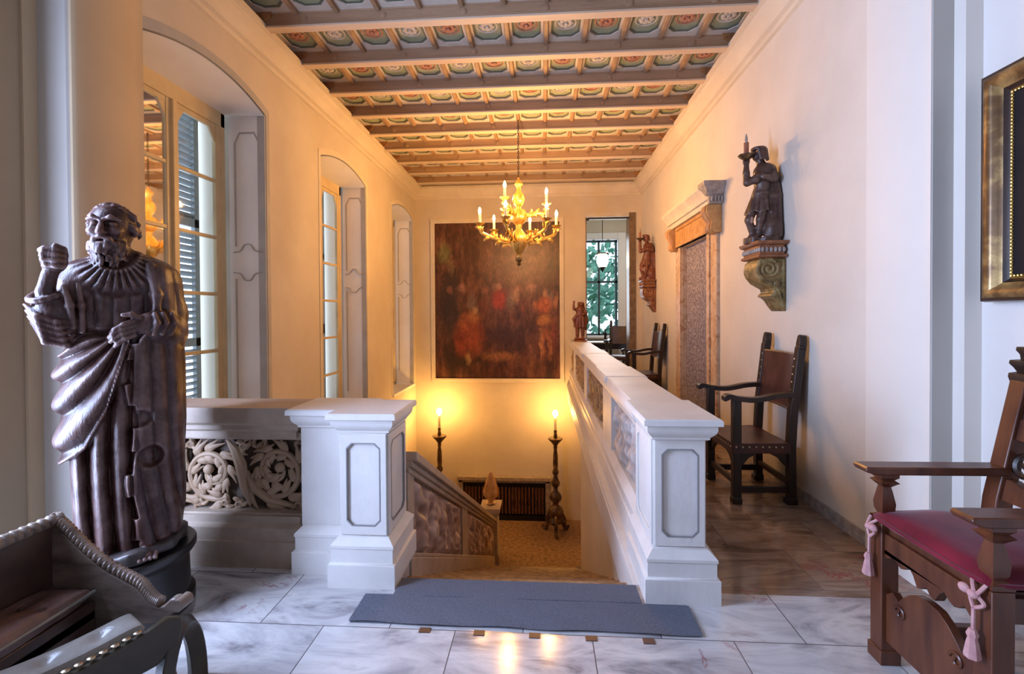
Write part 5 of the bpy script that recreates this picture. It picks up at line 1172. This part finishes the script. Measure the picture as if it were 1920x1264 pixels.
# ---------------------------------------------------------------- the room beyond the end doorway
def far_room():
    m = MB(); m.box(-.5, 3.4, YB+.3, 13.0, -.28, 0); struct(m.build('floor_far_room', M['floor'], smooth=0))
    m = MB(); m.box(-.5, 3.4, YB+.3, 13.3, 4.2, 4.4); struct(m.build('ceiling_far_room', M['plaster_front']))
    m = MB(); m.box(-.5, 1.05, 13.0, 13.3, 0, 4.2); m.box(2.10, 3.4, 13.0, 13.3, 0, 4.2); m.box(1.05, 2.10, 13.0, 13.3, 3.55, 4.2); m.box(1.05, 2.10, 13.0, 13.3, 0, .85); struct(m.build('wall_far', M['plaster']))
    m = MB(); m.box(2.75, 3.0, YB+.3, 13.0, 0, 4.2); struct(m.build('wall_far_right', M['plaster']))
    m = MB(); m.box(2.735, 2.75, YB+.3, 13.0, 0, 2.2); m.box(2.24, 2.75, 12.985, 13.0, 0, 2.2); struct(m.build('trim_dado', M['ochre']))
    m = MB(); m.box(-.6, -.5, YB+.3, 13.0, 0, 4.2); struct(m.build('wall_far_left', M['plaster']))
    m = MB(); m.ring([(1.0, .80), (2.22, .80), (2.22, 3.68), (1.0, 3.68)], [(1.08, .88), (2.06, .88), (2.06, 3.5), (1.08, 3.5)], 'y', 12.96, 13.05); m.box(1.0, 2.22, 12.88, 13.0, .80, .86); m.box(2.06, 2.26, 12.93, 13.0, 0, 3.68)
    root = struct(m.build('window_4', M['white_paint'], bevel=.006))
    f = MB()
    for x in (1.10, 1.55, 2.02): f.box(x-.03, x+.03, 13.08, 13.13, .88, 3.5)
    for z in (.90, 2.35, 3.47): f.box(1.08, 2.06, 13.08, 13.13, z-.03, z+.03)
    f.build('sash', M['teal_frame'], root); g = MB(); g.add([(1.08, 13.1, .88), (2.06, 13.1, .88), (2.06, 13.1, 3.5), (1.08, 13.1, 3.5)], [(0, 1, 2, 3)]); g.build('glass', M['glass'], root, smooth=0)
    # garden outside
    for k, (x, y, z, r, lab) in enumerate(((.9, 17.5, 2.0, 1.9, 'broad leafy green tree outside the far window, left'), (3.6, 22, 3.0, 2.0, 'taller green tree outside the far window, right'))):
        rnd = random.Random(k); T = thing('garden_tree', lab, 'tree', (x, y, -.3), 0, 'garden trees outside the far window')
        c = MB((0, 0, 0))
        for i in range(420):
            v = Vector((rnd.gauss(0, 1), rnd.gauss(0, 1), rnd.gauss(0, 1))).normalized()*r*rnd.uniform(.5, 1); s_ = rnd.uniform(.12, .26)
            R_ = Matrix.Translation((v.x, v.y, z+.3+v.z*1.2)) @ Matrix.Rotation(rnd.uniform(0, 6), 4, (rnd.random(), rnd.random(), .3)) ; c.ell((0, 0, 0), (s_, s_*.7, s_*.15), 6, 4, R_)
        c.build('crown', M['foliage'], T); t = MB(); t.tube([(0, 0, 0), (.05, 0, z*.6), (0, 0, z+.5)], [.16, .12, .05], 10); t.build('trunk', M['dark_wood'], T)
    m = MB(); m.box(-8, 12, 13.3, 30, -.6, -.3); struct(m.build('ground_outside', M['foliage']))
    # hanging lantern
    loc = (1.44, 11.4, 4.2); T = thing('hanging_lantern', 'glowing opal glass lantern on a chain in the far room', 'lantern', loc)
    mb = lambda: MB((0, 0, 4.2))
    m = mb(); m.lathe([(0, 4.2), (.05, 4.2), (.03, 4.16), (0, 4.15)], n=14); m.tube([(0, 0, 4.17), (0, 0, 3.28)], .008, 6)
    for k in range(3): a = k*2.1; m.tube([(0, 0, 3.28), (.13*cos(a), .13*sin(a), 2.92)], .004, 5)
    m.build('chain', M['iron'], T)
    m = mb(); m.lathe([(.02, 2.56), (.09, 2.60), (.135, 2.70), (.14, 2.80), (.11, 2.90), (.10, 2.93), (.09, 2.93), (0, 2.6)], n=24); m.build('glass_bowl', M['opal'], T)
    m = mb(); m.lathe([(.0, 2.47), (.015, 2.49), (.04, 2.54), (.085, 2.60), (.092, 2.615), (0, 2.60)], n=20); m.build('bottom_cap', M['iron'], T)
    m = mb(); m.lathe([(.145, 2.905), (.155, 2.915), (.145, 2.93), (.135, 2.915), (.145, 2.905)], n=24); m.build('rim', M['gold_dark'], T)
    # side table with two little figures below the window
    loc = (1.62, 12.45, 0); T = thing('side_table', 'dark side table under the window of the far room', 'table', loc)
    mb = lambda: MB(loc); m = mb(); m.rect(1.0, 2.2, 12.2, 12.7, [(0, .70), (.02, .71), (.02, .74), (0, .745)]); m.build('table_top', M['marble_frame'], T)
    m = mb(); m.box(1.04, 2.16, 12.24, 12.66, .56, .70); m.build('apron', M['dark_wood'], T)
    for x in (1.07, 2.13):
        for y in (12.27, 12.63): m = mb(); m.lathe([(0, 0), (.03, 0), (.02, .1), (.035, .3), (.02, .45), (.035, .56), (0, .56)], (x, y, 0), 12); m.build('leg', M['dark_wood'], T)
    for x, h, mt, lab in ((1.63, .36, 'iron', 'small dark figurine on the far side table, in front of the window'), (1.86, .26, 'sculpt_red', 'small brown figurine at the right end of the far side table')):
        s = SDF((-.08, -.07, -.01), (.08, .07, .42), .007); k = h/.36
        s.ell((0, 0, .02), (.055, .045, .018), .01); s.chain([(0, 0, .03), (.005, 0, .14*k), (0, 0, .22*k)], [.038, .030, .034], .015); s.ell((.005, -.005, .305*k), (.022, .022, .027), .01); s.cap((0, 0, .22*k), (.004, 0, .28*k), .014, .012, .01)
        s.chain([(-.025, 0, .23*k), (-.055, -.01, .20*k), (-.062, -.02, .27*k)], [.014, .012, .009], .008); s.chain([(.025, 0, .23*k), (.05, -.01, .17*k), (.02, -.035, .16*k)], [.014, .012, .009], .008)
        o = s.mesh('figurine', M[mt]); o.location = (x, 12.42, .746); tag(o, lab, 'figurine')
    # pedestal vase at the right of the doorway
far_room()
